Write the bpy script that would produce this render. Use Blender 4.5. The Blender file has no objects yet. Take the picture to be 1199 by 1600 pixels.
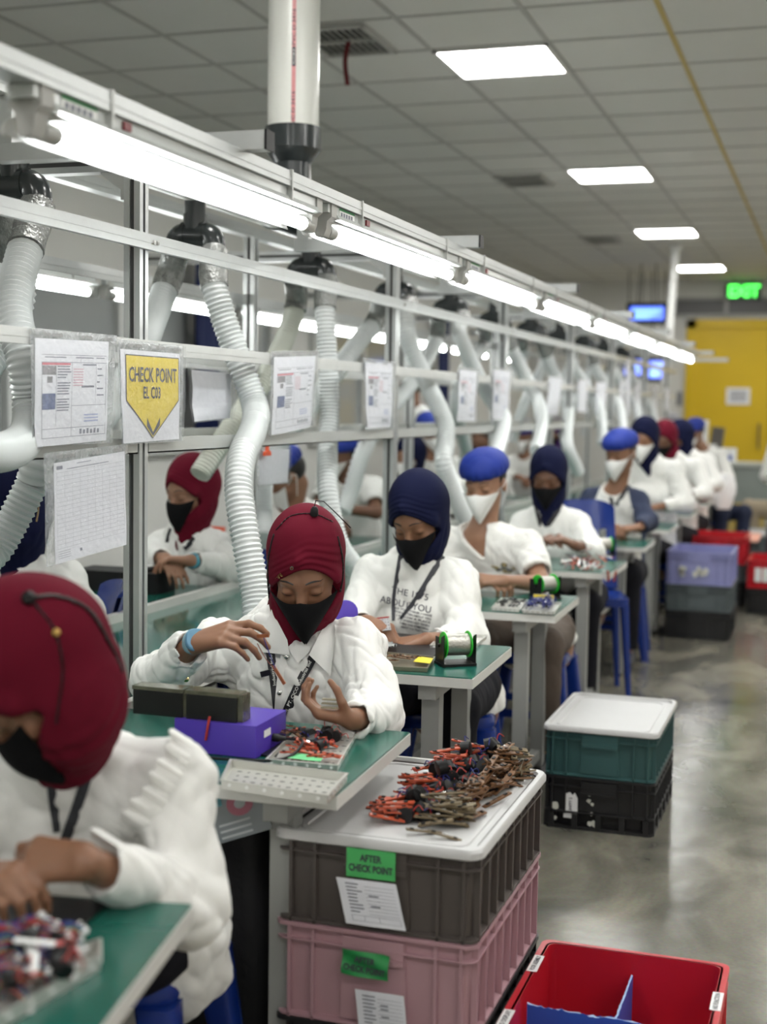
import bpy, math, random
import numpy as np
from mathutils import Vector, Matrix
random.seed(7); np.random.seed(7)
SC = bpy.context.scene
COL = SC.collection
PI = math.pi
# ------------------------------------------------------------------ camera model (1199 x 1600)
F_PX = 2150.0; CX, CY = 599.5, 800.0; EYE = 1.45
_y = np.array([1312. - CX, 645. - CY, F_PX]); _y /= np.linalg.norm(_y)
_n = np.cross(np.array([1., .016, 0.]), _y); _n /= np.linalg.norm(_n)
_up = _n if _n[1] < 0 else -_n
_x = np.cross(_y, _up); _x /= np.linalg.norm(_x)
RC = np.stack([_x, _y, _up], 1)
CAM = np.array([0, 0, EYE])
def ray(u, v): return RC.T @ np.array([(u - CX) / F_PX, (v - CY) / F_PX, 1.])
def atZ(u, v, z): d = ray(u, v); return CAM + d * (z - EYE) / d[2]
def atX(u, v, x): d = ray(u, v); return CAM + d * x / d[0]
def atY(u, v, y): d = ray(u, v); return CAM + d * y / d[1]
def V(*a): return np.array(a, float)
def nrm(v): v = np.array(v, float); return v / (np.linalg.norm(v) + 1e-12)
# ------------------------------------------------------------------ materials
MATS = {}
def _nt(name):
    m = bpy.data.materials.new(name); m.use_nodes = True
    return m, m.node_tree, m.node_tree.nodes['Principled BSDF']
def mat(name, col, rough=.5, metal=0., noise=0., nscale=8., bump=0., bscale=60., coat=0., sheen=0., sss=0., spec=None, rvar=0., trans=0., alpha=1., stretch=None):
    if name in MATS: return MATS[name]
    m, nt, b = _nt(name)
    L = nt.links.new
    b.inputs['Base Color'].default_value = (*col, 1); b.inputs['Roughness'].default_value = rough
    b.inputs['Metallic'].default_value = metal
    if coat: b.inputs['Coat Weight'].default_value = coat; b.inputs['Coat Roughness'].default_value = .12
    if sheen: b.inputs['Sheen Weight'].default_value = sheen
    if spec is not None: b.inputs['Specular IOR Level'].default_value = spec
    if sss:
        b.inputs['Subsurface Weight'].default_value = sss; b.inputs['Subsurface Radius'].default_value = (1, .35, .2)
        b.inputs['Subsurface Scale'].default_value = .008
    if trans: b.inputs['Transmission Weight'].default_value = trans
    if alpha < 1: b.inputs['Alpha'].default_value = alpha
    tc = nt.nodes.new('ShaderNodeTexCoord'); src = tc.outputs['Object']
    if stretch:
        mp = nt.nodes.new('ShaderNodeMapping'); mp.inputs['Scale'].default_value = stretch; L(src, mp.inputs['Vector']); src = mp.outputs['Vector']
    if noise or rvar:
        n = nt.nodes.new('ShaderNodeTexNoise'); n.inputs['Scale'].default_value = nscale; n.inputs['Detail'].default_value = 5
        L(src, n.inputs['Vector'])
        if noise:
            mx = nt.nodes.new('ShaderNodeMix'); mx.data_type = 'RGBA'
            mx.inputs['A'].default_value = (*[c * (1 - noise) for c in col], 1)
            mx.inputs['B'].default_value = (*[min(1, c * (1 + noise)) for c in col], 1)
            L(n.outputs['Fac'], mx.inputs['Factor']); L(mx.outputs['Result'], b.inputs['Base Color'])
        if rvar:
            mr = nt.nodes.new('ShaderNodeMapRange'); mr.inputs['To Min'].default_value = rough - rvar; mr.inputs['To Max'].default_value = rough + rvar
            L(n.outputs['Fac'], mr.inputs['Value']); L(mr.outputs['Result'], b.inputs['Roughness'])
    if bump:
        n2 = nt.nodes.new('ShaderNodeTexNoise'); n2.inputs['Scale'].default_value = bscale; n2.inputs['Detail'].default_value = 4
        L(src, n2.inputs['Vector'])
        bp = nt.nodes.new('ShaderNodeBump'); bp.inputs['Strength'].default_value = bump; bp.inputs['Distance'].default_value = .01
        L(n2.outputs['Fac'], bp.inputs['Height']); L(bp.outputs['Normal'], b.inputs['Normal'])
    MATS[name] = m
    return m
def emis(name, col, strength):
    if name in MATS: return MATS[name]
    m, nt, b = _nt(name)
    b.inputs['Base Color'].default_value = (.8, .8, .8, 1)
    b.inputs['Emission Color'].default_value = (*col, 1); b.inputs['Emission Strength'].default_value = strength
    MATS[name] = m
    return m
M_alu = mat('aluminium', (.62, .64, .64), .34, .85, noise=.06, nscale=30, rvar=.06, bump=.03, bscale=200)
M_alu_dull = mat('aluminium_dull', (.56, .57, .56), .42, .75, noise=.08, nscale=14)
M_slot = mat('slot_dark', (.07, .07, .07), .5, .4)
M_grey = mat('grey_paint', (.29, .295, .28), .45, noise=.06, nscale=12)
M_edge = mat('grey_edge_band', (.60, .60, .57), .4, noise=.06, nscale=25)
M_green = mat('green_esd_mat', (.008, .105, .078), .22, noise=.12, nscale=5, rvar=.05)
M_belt = mat('green_glossy_top', (.012, .11, .085), .10, noise=.12, nscale=3, coat=.4)
M_black = mat('black_plastic', (.008, .008, .009), .42, spec=.3, noise=.2, nscale=20)
M_dkgrey = mat('dark_grey_pvc', (.028, .034, .036), .22, coat=.3)
M_pvc = mat('white_pvc', (.70, .71, .67), .28, noise=.03, nscale=6)
M_hose = mat('white_hose', (.64, .67, .67), .34, noise=.04, nscale=10)
M_hose_y = mat('clear_aged_hose', (.60, .62, .55), .3, noise=.08, nscale=18)
M_wrap = mat('clear_wrap', (.30, .31, .30), .14, .35, noise=.6, nscale=38, bump=.9, bscale=70)
M_white = mat('white_plastic', (.80, .81, .80), .35, noise=.03, nscale=9)
M_paper = mat('paper', (.72, .73, .78), .6, noise=.02, nscale=8)
M_paperw = mat('paper_white', (.78, .78, .78), .6)
M_ink = mat('ink', (.05, .05, .07), .6)
M_inkl = mat('ink_light', (.20, .21, .26), .6)
M_inkr = mat('ink_red', (.62, .18, .22), .6)
M_yellow = mat('yellow_print', (.72, .56, .03), .5, noise=.05, nscale=30)
M_steel = mat('tray_steel', (.62, .62, .58), .34, .6, noise=.08, nscale=20, rvar=.08)
M_cloth = mat('white_cotton', (.78, .78, .755), .8, sheen=.25, bump=.05, bscale=350)
M_tee = mat('white_jersey', (.76, .76, .73), .85, sheen=.2, bump=.05, bscale=380)
M_maroon = mat('maroon_jersey', (.115, .004, .016), .85, spec=.15, bump=.06, bscale=420)
M_navy = mat('navy_jersey', (.005, .007, .032), .85, spec=.15, bump=.06, bscale=420)
M_bcap = mat('blue_cap_cloth', (.003, .024, .25), .7, bump=.04, bscale=300)
M_skin = mat('skin', (.245, .120, .068), .46, noise=.10, nscale=22, sss=.12)
M_skinp = mat('skin_pale', (.32, .17, .105), .46, noise=.08, nscale=22, sss=.12)
M_skind = mat('skin_dark', (.165, .078, .045), .46, noise=.10, nscale=22, sss=.12)
M_hair = mat('hair', (.010, .008, .007), .45)
M_bmask = mat('black_mask', (.006, .006, .007), .85, spec=.15, bump=.05, bscale=500)
M_wmask = mat('white_mask', (.80, .80, .78), .75, bump=.04, bscale=500)
M_strap = mat('lanyard_black', (.012, .012, .016), .6)
M_chair = mat('blue_plastic', (.006, .028, .20), .25, noise=.05, nscale=8)
M_trouser = mat('black_trouser', (.008, .008, .012), .85, spec=.2)
M_brown = mat('brown_trouser', (.085, .062, .047), .8)
M_khaki = mat('khaki_trouser', (.33, .27, .19), .85)
M_jeans = mat('dark_denim', (.010, .016, .045), .8)
M_copper = mat('copper_board', (.32, .105, .04), .4, .15, noise=.3, nscale=60)
M_olive = mat('olive_board', (.17, .13, .075), .4, .2, noise=.3, nscale=60)
M_redw = mat('red_wire', (.42, .03, .025), .4)
M_bluew = mat('blue_wire', (.02, .03, .22), .4)
M_yelw = mat('yellow_wire', (.70, .45, .02), .4)
M_grnp = mat('green_plastic', (.02, .50, .03), .3)
M_purple = mat('purple_plastic', (.085, .042, .42), .35)
M_orange = mat('orange_plastic', (.75, .09, .02), .35)
M_solder = mat('solder_wire', (.46, .45, .41), .3, .9, bump=.25, bscale=160)
M_chrome = mat('chrome', (.8, .8, .78), .12, 1.)
# ------------------------------------------------------------------ objects
def wm(o):
    m = o.matrix_basis.copy()
    return wm(o.parent) @ m if o.parent else m
def tag(o, label=None, cat=None, group=None, kind=None):
    if label: o['label'] = label
    if cat: o['category'] = cat
    if group: o['group'] = group
    if kind: o['kind'] = kind
    return o
def thing(name, label, cat, loc=(0, 0, 0), rotz=0., group=None):
    o = bpy.data.objects.new(name, None); COL.objects.link(o)
    o.location = [float(c) for c in loc]; o.rotation_euler = (0, 0, rotz); o.empty_display_size = .05
    return tag(o, label, cat, group)
def mesh_obj(name, verts, faces, mats, parent=None, world=True, mi=None, smooth=True, angle=38., loc=None):
    verts = np.asarray(verts, np.float64).reshape(-1, 3)
    mats = mats if isinstance(mats, (list, tuple)) else [mats]
    if parent is not None and world:
        inv = np.array(wm(parent).inverted()); verts = verts @ inv[:3, :3].T + inv[:3, 3]
    o_loc = None
    if parent is None:
        o_loc = np.array(loc, float) if loc is not None else np.array([(verts[:, 0].min() + verts[:, 0].max()) / 2, (verts[:, 1].min() + verts[:, 1].max()) / 2, verts[:, 2].min()])
        if world: verts = verts - o_loc
    me = bpy.data.meshes.new(name)
    if isinstance(faces, np.ndarray) and faces.ndim == 2:
        nf, k = faces.shape
        me.vertices.add(len(verts)); me.vertices.foreach_set('co', verts.ravel())
        me.loops.add(nf * k); me.loops.foreach_set('vertex_index', faces.ravel().astype(np.int32))
        me.polygons.add(nf); me.polygons.foreach_set('loop_start', np.arange(0, nf * k, k, dtype=np.int32))
        me.update(calc_edges=True)
    else:
        me.from_pydata(verts.tolist(), [], faces)
    for m in mats: me.materials.append(m)
    if mi is not None: me.polygons.foreach_set('material_index', np.asarray(mi, np.int32))
    if smooth:
        me.polygons.foreach_set('use_smooth', np.ones(len(me.polygons), bool))
        if angle: me.set_sharp_from_angle(angle=math.radians(angle))
    me.update()
    o = bpy.data.objects.new(name, me); COL.objects.link(o)
    if parent is not None: o.parent = parent
    else: o.location = o_loc.tolist()
    return o
def dup(o, loc=None, rotz=None, parent=None, label=None, group=None):
    c = o.copy(); COL.objects.link(c)
    if parent is not None: c.parent = parent
    if loc is not None: c.location = [float(x) for x in loc]
    if rotz is not None: c.rotation_euler = (c.rotation_euler[0], c.rotation_euler[1], rotz)
    if label: c['label'] = label
    if group: c['group'] = group
    for ch in list(o.children): dup(ch, parent=c)
    return c
def frame(d, up=(0, 0, 1)):
    d = nrm(d); up = np.array(up, float)
    if abs(np.dot(d, nrm(up))) > .98: up = np.array([0, 1., 0]) if abs(d[1]) < .9 else np.array([1., 0, 0])
    s = nrm(np.cross(d, up)); u = np.cross(s, d)
    return s, u, d
def rotz(a): c, s = math.cos(a), math.sin(a); return np.array([[c, -s, 0], [s, c, 0], [0, 0, 1.]])
def rotx(a): c, s = math.cos(a), math.sin(a); return np.array([[1, 0, 0], [0, c, -s], [0, s, c.real]])
def roty(a): c, s = math.cos(a), math.sin(a); return np.array([[c, 0, s], [0, 1, 0], [-s, 0, c]])
def rrect(w, d, r, n=4):
    pts = []
    for cx, cy, a0 in ((w/2 - r, d/2 - r, 0), (-w/2 + r, d/2 - r, 90), (-w/2 + r, -d/2 + r, 180), (w/2 - r, -d/2 + r, 270)):
        for i in range(n + 1):
            a = math.radians(a0 + 90 * i / n); pts.append((cx + r * math.cos(a), cy + r * math.sin(a)))
    return pts
class MB:
    def __init__(s): s.v = []; s.f = []; s.m = []; s.M = None; s.T = None
    def add(s, vs, fs, mi=0):
        o = len(s.v); vs = np.asarray(vs, float).reshape(-1, 3)
        if s.M is not None: vs = vs @ s.M.T
        if s.T is not None: vs = vs + s.T
        s.v.extend(vs.tolist())
        for f in fs: s.f.append([i + o for i in f]); s.m.append(mi)
    def box(s, c, size, R=None, mi=0, taper=1.):
        x, y, z = [q / 2 for q in size]; t = taper
        p = np.array([(-x*t, -y*t, -z), (x*t, -y*t, -z), (x*t, y*t, -z), (-x*t, y*t, -z), (-x, -y, z), (x, -y, z), (x, y, z), (-x, y, z)])
        if R is not None: p = p @ np.asarray(R).T
        s.add(p + np.array(c, float), [(0, 3, 2, 1), (4, 5, 6, 7), (0, 1, 5, 4), (1, 2, 6, 5), (2, 3, 7, 6), (3, 0, 4, 7)], mi)
    def b2(s, lo, hi, mi=0):
        lo = np.array(lo, float); hi = np.array(hi, float); s.box((lo + hi) / 2, np.abs(hi - lo), None, mi)
    def bar(s, a, b, w, h, up=(0, 0, 1), mi=0):
        a = np.array(a, float); b = np.array(b, float); sd, u, d = frame(b - a, up)
        s.box((a + b) / 2, (w, np.linalg.norm(b - a), h), np.stack([sd, d, u], 1), mi)
    def cyl(s, a, b, r0, r1=None, n=16, caps=True, mi=0):
        s.tube([a, b], [r0, r0 if r1 is None else r1], n, caps, mi)
    def tube(s, pts, r, n=12, caps=True, mi=0, up=(0, 0, 1)):
        pts = np.asarray(pts, float); k = len(pts); r = np.full(k, r) if np.isscalar(r) else np.asarray(r, float)
        tg = np.gradient(pts, axis=0) if k > 2 else np.repeat([pts[1] - pts[0]], 2, 0)
        sd, u, _ = frame(tg[0], up); vs = []
        ang = np.arange(n) * 2 * PI / n
        for i in range(k):
            t = nrm(tg[i]); sd = nrm(sd - t * np.dot(sd, t)); u = np.cross(sd, t)
            vs.append(pts[i] + r[i] * (np.cos(ang)[:, None] * sd + np.sin(ang)[:, None] * u))
        fs = []
        for i in range(k - 1):
            for j in range(n): fs.append((i*n + j, i*n + (j+1) % n, (i+1)*n + (j+1) % n, (i+1)*n + j))
        if caps: fs.append(tuple(range(n))[::-1]); fs.append(tuple((k-1)*n + j for j in range(n)))
        s.add(np.concatenate(vs), fs, mi)
    def loft(s, loops, cap0=True, cap1=True, mi=0):
        n = len(loops[0]); vs = np.concatenate([np.asarray(l, float) for l in loops]); fs = []
        for i in range(len(loops) - 1):
            for j in range(n): fs.append((i*n + j, i*n + (j+1) % n, (i+1)*n + (j+1) % n, (i+1)*n + j))
        if cap0: fs.append(tuple(range(n))[::-1])
        if cap1: fs.append(tuple((len(loops)-1)*n + j for j in range(n)))
        s.add(vs, fs, mi)
    def rbox(s, c, size, r=.01, n=4, mi=0, ch=.0):
        w, d, h = size; c = np.array(c, float)
        lp = lambda ww, dd, z, rr: [(x + c[0], y + c[1], z + c[2]) for x, y in rrect(ww, dd, max(rr, .0005), n)]
        if ch: L = [lp(w - 2*ch, d - 2*ch, -h/2, r - ch), lp(w, d, -h/2 + ch, r), lp(w, d, h/2 - ch, r), lp(w - 2*ch, d - 2*ch, h/2, r - ch)]
        else: L = [lp(w, d, -h/2, r), lp(w, d, h/2, r)]
        s.loft(L, mi=mi)
    def lathe(s, prof, n=20, a=(0, 0, 0), axis=(0, 0, 1), mi=0, caps=True):
        sd, u, d = frame(axis, (0, 1, 0)); a = np.array(a, float); ang = np.arange(n) * 2 * PI / n
        loops = [a + d * z + r * (np.cos(ang)[:, None] * sd + np.sin(ang)[:, None] * u) for r, z in prof]
        # orientation: sd x u = d
        s.loft(loops, caps, caps, mi)
    def prism(s, poly, o, ex, ey, th, mi=0):
        ex = np.array(ex, float); ey = np.array(ey, float); o = np.array(o, float); nn = nrm(np.cross(ex, ey))
        b = [o + ex * x + ey * y for x, y in poly]; t = [p + nn * th for p in b]
        s.loft([b, t], mi=mi)
    def quad(s, a, b, c, d, mi=0): s.add([a, b, c, d], [(0, 1, 2, 3)], mi)
    def sheet(s, P, mi=0):
        P = np.asarray(P, float); a, b = P.shape[:2]
        s.add(P.reshape(-1, 3), [(i*b + j, i*b + j + 1, (i+1)*b + j + 1, (i+1)*b + j) for i in range(a-1) for j in range(b-1)], mi)
    def build(s, name, mats, parent=None, world=True, smooth=True, angle=38., loc=None):
        return mesh_obj(name, s.v, s.f, mats, parent, world, s.m, smooth, angle, loc)
def spline(pts, n):
    """Catmull-Rom through pts, n samples, even spacing."""
    P = np.asarray(pts, float); P = np.vstack([2*P[0] - P[1], P, 2*P[-1] - P[-2]]); out = []
    for i in range(1, len(P) - 2):
        t = np.linspace(0, 1, 24, endpoint=False)[:, None]; a, b, c, d = P[i-1:i+3]
        out.append(.5 * ((2*b) + (-a + c)*t + (2*a - 5*b + 4*c - d)*t**2 + (-a + 3*b - 3*c + d)*t**3))
    out = np.vstack(out + [P[-2:-1]])
    L = np.concatenate([[0], np.cumsum(np.linalg.norm(np.diff(out, axis=0), axis=1))])
    q = np.linspace(0, L[-1], n)
    return np.stack([np.interp(q, L, out[:, k]) for k in range(3)], 1), L[-1]
def text_mesh(body, size, o, ex, ey, width=None, lift=.0006, bold=0., align='CENTER', spacing=1.):
    """vertices/faces of a line of text laid on the plane o + ex*x + ey*y"""
    cu = bpy.data.curves.new('t', 'FONT'); cu.body = body; cu.size = size; cu.align_x = align; cu.align_y = 'CENTER'; cu.offset = bold; cu.space_character = spacing; cu.resolution_u = 2
    ob = bpy.data.objects.new('t', cu); COL.objects.link(ob)
    dg = bpy.context.evaluated_depsgraph_get(); me = bpy.data.meshes.new_from_object(ob.evaluated_get(dg))
    vs = np.array([v.co[:] for v in me.vertices]).reshape(-1, 3); fs = [list(p.vertices) for p in me.polygons]
    bpy.data.objects.remove(ob); bpy.data.curves.remove(cu); bpy.data.meshes.remove(me)
    if len(vs) == 0: return vs, fs
    if width:
        w = vs[:, 0].max() - vs[:, 0].min(); vs[:, 0] *= width / w
    ex = nrm(ex); ey = nrm(ey); nn = np.cross(ex, ey)
    return np.array(o, float) + vs[:, :1] * ex + vs[:, 1:2] * ey + nn * lift, fs
# ------------------------------------------------------------------ implicit surfaces
def S_rc(P, a, b, ra, rb):
    a = np.asarray(a, np.float32); b = np.asarray(b, np.float32); ab = b - a
    t = np.clip(((P - a) @ ab) / (ab @ ab + 1e-9), 0, 1)
    return np.sqrt((((P - a) - t[:, None] * ab) ** 2).sum(1)) - (ra + (rb - ra) * t)
def S_ell(P, c, r):
    q = (P - np.asarray(c, np.float32)); r = np.asarray(r, np.float32)
    k0 = np.sqrt(((q / r) ** 2).sum(1)); k1 = np.sqrt(((q / (r * r)) ** 2).sum(1)) + 1e-6
    return k0 * (k0 - 1) / k1
def smin(a, b, k):
    h = np.clip(.5 + .5 * (b - a) / k, 0, 1); return b * (1 - h) + a * h - k * h * (1 - h)
def smax(a, b, k): return -smin(-a, -b, k)
def surf(fn, lo, hi, h):
    lo = np.array(lo, np.float32); hi = np.array(hi, np.float32); B = 4
    nb = np.ceil((hi - lo) / (h * B)).astype(int) + 1
    n = nb * B + 1
    ca = [lo[k] + h * B * (np.arange(nb[k], dtype=np.float32) + .5) for k in range(3)]
    G = np.stack(np.meshgrid(*ca, indexing='ij'), -1).reshape(-1, 3)
    d = fn(G).reshape(nb)
    near = np.abs(d) < h * B * 2.2
    fine = np.repeat(np.repeat(np.repeat(np.sign(d).astype(np.float32) * 9, B, 0), B, 1), B, 2)
    full = np.full(n, 9, np.float32); full[:-1, :-1, :-1] = fine
    mk = np.zeros(n, bool); r = np.repeat(np.repeat(np.repeat(near, B, 0), B, 1), B, 2); mk[:-1, :-1, :-1] = r
    mk[1:, :, :] |= mk[:-1, :, :].copy(); mk[:, 1:, :] |= mk[:, :-1, :].copy(); mk[:, :, 1:] |= mk[:, :, :-1].copy()
    idx = np.argwhere(mk)
    full[mk] = fn(lo + idx.astype(np.float32) * h)
    F = full; ins = F < 0
    # cells
    c = [ins[i:n[0]-1+i, j:n[1]-1+j, k:n[2]-1+k] for i in (0, 1) for j in (0, 1) for k in (0, 1)]
    s = sum(x.astype(np.int8) for x in c)
    act = (s > 0) & (s < 8)
    cid = np.argwhere(act); vid = np.full(act.shape, -1, np.int64); vid[act] = np.arange(len(cid))
    acc = np.zeros((len(cid), 3)); cnt = np.zeros(len(cid))
    cor = [(i, j, k) for i in (0, 1) for j in (0, 1) for k in (0, 1)]
    val = [F[cid[:, 0]+i, cid[:, 1]+j, cid[:, 2]+k] for i, j, k in cor]
    for a in range(8):
        for b in range(a + 1, 8):
            df = np.abs(np.array(cor[a]) - np.array(cor[b]))
            if df.sum() != 1: continue
            va, vb = val[a], val[b]; x = (va < 0) != (vb < 0)
            t = np.where(x, va / np.where(x, va - vb, 1), 0)
            acc += x[:, None] * (np.array(cor[a]) + t[:, None] * (np.array(cor[b]) - np.array(cor[a]))); cnt += x
    vs = lo + (cid + acc / cnt[:, None]) * h
    quads = []
    for ax in range(3):
        sl0 = [slice(1, None)] * 3; o = [0, 0, 0]
        A = ins; 
        if ax == 0: a0, a1 = ins[:-1, 1:-1, 1:-1], ins[1:, 1:-1, 1:-1]
        elif ax == 1: a0, a1 = ins[1:-1, :-1, 1:-1], ins[1:-1, 1:, 1:-1]
        else: a0, a1 = ins[1:-1, 1:-1, :-1], ins[1:-1, 1:-1, 1:]
        e = np.argwhere(a0 != a1); flip = a1[tuple(e.T)]
        off = np.array([1, 1, 1]); off[ax] = 0; g = e + off
        u = [0, 0, 0]; w = [0, 0, 0]; u[(ax + 1) % 3] = 1; w[(ax + 2) % 3] = 1; u = np.array(u); w = np.array(w)
        q = np.stack([vid[tuple((g - u - w).T)], vid[tuple((g - w).T)], vid[tuple(g.T)], vid[tuple((g - u).T)]], 1)
        q[flip] = q[flip][:, ::-1]
        quads.append(q)
    return vs, np.concatenate(quads)
def march(fn, p, d, tmax=.3, n=150):
    """first surface point going from p along d"""
    d = nrm(d); t = np.linspace(0, tmax, n); Q = (np.array(p, float) + t[:, None] * d).astype(np.float32)
    f = fn(Q); i = int(np.argmax(f < 0))
    if f[i] >= 0: i = int(np.argmin(f))
    return np.array(p, float) + t[i] * d
def foldnoise(seed, wl=.07, n=5, vert=.35):
    rs = np.random.RandomState(seed); K = rs.randn(n, 3) * (2 * PI / wl) * np.array([1, 1, vert]) * .6; ph = rs.rand(n) * 6; K2 = rs.randn(n, 3) * 2 * PI / (wl * 2.5) * .6
    def f(P):
        o = 0
        for i in range(n): o = o + (1 - np.abs(np.sin(P @ K[i].astype(np.float32) * .5 + 1.6 * np.sin(P @ K2[i].astype(np.float32)) + ph[i])) * 1.6)
        return o / n * 1.4
    return f
# ================================================================== ROOM
def struct(mb, name, mats, **k):
    o = mb.build(name, mats, **k); o['kind'] = 'structure'; return o
ZC = 3.27; XL, XR, YB, YF = -4.3, 4.3, 19.9, -5.0
# polished concrete
m, nt, b = _nt('polished_concrete'); L = nt.links.new
tc = nt.nodes.new('ShaderNodeTexCoord')
mp = nt.nodes.new('ShaderNodeMapping'); mp.inputs['Scale'].default_value = (1.6, .8, 1); L(tc.outputs['Object'], mp.inputs['Vector'])
n1 = nt.nodes.new('ShaderNodeTexNoise'); n1.inputs['Scale'].default_value = 2.2; n1.inputs['Detail'].default_value = 7; n1.inputs['Distortion'].default_value = .55; L(mp.outputs['Vector'], n1.inputs['Vector'])
cr = nt.nodes.new('ShaderNodeValToRGB'); e = cr.color_ramp.elements
e[0].position = .28; e[0].color = (.08, .08, .066, 1); e[1].position = .75; e[1].color = (.36, .33, .26, 1)
x = e.new(.5); x.color = (.185, .175, .142, 1)
L(n1.outputs['Fac'], cr.inputs['Fac'])
n2 = nt.nodes.new('ShaderNodeTexNoise'); n2.inputs['Scale'].default_value = 90; L(tc.outputs['Object'], n2.inputs['Vector'])
mx = nt.nodes.new('ShaderNodeMix'); mx.data_type = 'RGBA'; mx.blend_type = 'MULTIPLY'; mx.inputs['Factor'].default_value = .35
L(cr.outputs['Color'], mx.inputs['A']); L(n2.outputs['Color'], mx.inputs['B']); L(mx.outputs['Result'], b.inputs['Base Color'])
mr = nt.nodes.new('ShaderNodeMapRange'); mr.inputs['To Min'].default_value = .10; mr.inputs['To Max'].default_value = .34
L(n1.outputs['Fac'], mr.inputs['Value']); L(mr.outputs['Result'], b.inputs['Roughness'])
bp = nt.nodes.new('ShaderNodeBump'); bp.inputs['Strength'].default_value = .12; bp.inputs['Distance'].default_value = .02
n3 = nt.nodes.new('ShaderNodeTexNoise'); n3.inputs['Scale'].default_value = 7; n3.inputs['Detail'].default_value = 3; L(tc.outputs['Object'], n3.inputs['Vector'])
L(n3.outputs['Fac'], bp.inputs['Height']); L(bp.outputs['Normal'], b.inputs['Normal'])
M_floor = m
M_ceil = mat('ceiling_tile', (.66, .66, .63), .85, noise=.05, nscale=3)
M_tbar = mat('ceiling_tee', (.42, .42, .40), .6)
M_tbary = mat('ceiling_tee_yellowed', (.52, .40, .14), .6)
M_wall = mat('wall_paint', (.68, .68, .65), .7, noise=.04, nscale=2)
M_door = mat('yellow_door_paint', (.62, .42, .005), .45, noise=.05, nscale=3)
mb = MB(); mb.b2((XL, YF, -.1), (XR, YB, 0)); struct(mb, 'floor', M_floor)
mb = MB(); mb.b2((XL, YF, ZC), (XR, YB, ZC + .1))
for i in range(-4, 11):
    xg = -2.055 + .605 * i
    mb.b2((xg - .012, YF, ZC - .006), (xg + .012, YB, ZC + .01), 2 if i == 2 else 1)
j = -20
while True:
    yg = 6.905 + .605 * j; j += 1
    if yg < YF: continue
    if yg > YB: break
    mb.b2((XL, yg - .012, ZC - .005), (XR, yg + .012, ZC + .01), 1)
struct(mb, 'ceiling', [M_ceil, M_tbar, M_tbary])
mb = MB(); mb.b2((XL - .1, YF, 0), (XL, YB, ZC)); struct(mb, 'wall_left', M_wall)
mb = MB(); mb.b2((XR, YF, 0), (XR + .1, YB, ZC)); struct(mb, 'wall_right', M_wall)
mb = MB(); mb.b2((XL, YB, 0), (XR, YB + .1, ZC)); struct(mb, 'wall_back', M_wall)
mb = MB(); mb.b2((XL, YF - .1, 0), (XR, YF, ZC)); struct(mb, 'wall_front', M_wall)
mb = MB(); mb.b2((-.02, YF, .0), (.08, YB - .1, .0015)); struct(mb, 'trim_1', mat('yellow_floor_paint', (.55, .42, .06), .5, noise=.2, nscale=12))
# yellow double door
d1 = MB(); d1.b2((-2.08, YB - .07, 0), (.30, YB - .001, 2.72)); dr = struct(d1, 'door_1', M_door)
fr = MB()
for x0, x1 in ((-2.08, -1.95), (-.92, -.90)): fr.b2((x0, YB - .10, 0), (x1, YB - .07, 2.72))
fr.b2((-2.08, YB - .10, 2.60), (.30, YB - .07, 2.72)); fr.build('door_frame', M_door, dr)
hd = MB(); hd.tube([(-1.05, YB - .07, 1.28), (-1.05, YB - .13, 1.27), (-1.05, YB - .13, .95), (-1.05, YB - .07, .94)], .014, 8); hd.build('door_handle', mat('door_handle_steel', (.2, .17, .1), .35, .6), dr)
# partition windows on the left wall (grey aluminium frames over pale glass)
M_pane = mat('pale_pane', (.36, .38, .38), .08, noise=.06, nscale=1.5)
M_wfr = mat('window_frame_alu', (.58, .60, .59), .4, .3)
for k, (y0, y1) in enumerate(((5.3, 6.4), (6.5, 7.6), (7.7, 8.8), (8.9, 10.0), (11.0, 12.2), (12.3, 13.5))):
    w = MB(); w.b2((XL + .002, y0, 1.15), (XL + .02, y1, 2.15)); wo = struct(w, 'window_%d' % (k + 1), M_pane)
    f = MB()
    for ya in (y0 - .05, y1): f.b2((XL + .002, ya, 1.10), (XL + .06, ya + .05, 2.20))
    for z in (1.10, 2.15): f.b2((XL + .002, y0, z), (XL + .06, y1, z + .05))
    f.build('window_frame', M_wfr, wo)
# white service pipe dropping from the ceiling by the end of the line
p = thing('drop_pipe', 'slim white pipe running from the ceiling down to the far end of the light rail', 'pipe', (-1.35, 14.6, 2.0))
q = MB(); a = atZ(1057, 383, ZC); c = atY(1040, 600, a[1] - .2); q.tube([a, c], .045, 12); q.build('tube', M_white, p); q = MB(); q.cyl(a + V(0, 0, -.004), a + V(0, 0, -.05), .075, n=14); q.build('ceiling_collar', M_white, p)
# ceiling panels
M_panel = emis('panel_light', (1., .985, .95), 13.0)
M_panel_frame = mat('panel_frame', (.75, .75, .73), .5)
pl = None
def panel(x, y, label, group=None):
    t = thing('ceiling_light', label, 'light', (x, y, ZC), 0, group)
    f = MB()
    for dx, dy, sx, sy in ((-.29, 0, .02, .60), (.29, 0, .02, .60), (0, -.29, .60, .02), (0, .29, .60, .02)): f.box((dx, dy, -.010), (sx, sy, .016))
    f.build('frame', M_panel_frame, t, world=False)
    d = MB(); d.box((0, 0, -.009), (.565, .565, .008)); d.build('diffuser', M_panel, t, world=False)
    return t
for i, lab in enumerate(('nearest square ceiling light, to the right of the white vertical duct', 'second square ceiling light from the camera', 'third square ceiling light, above the green exit sign side', 'farthest square ceiling light, partly behind the thin white pipe')):
    panel(-1.752, 7.205 + 3.63 * i, lab)
for i in (-2, -1, 0): panel(-1.752, 3.575 + 3.63 * i, 'square ceiling light overhead in front of the picture, above the work line', 'ceiling lights out of view')
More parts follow.
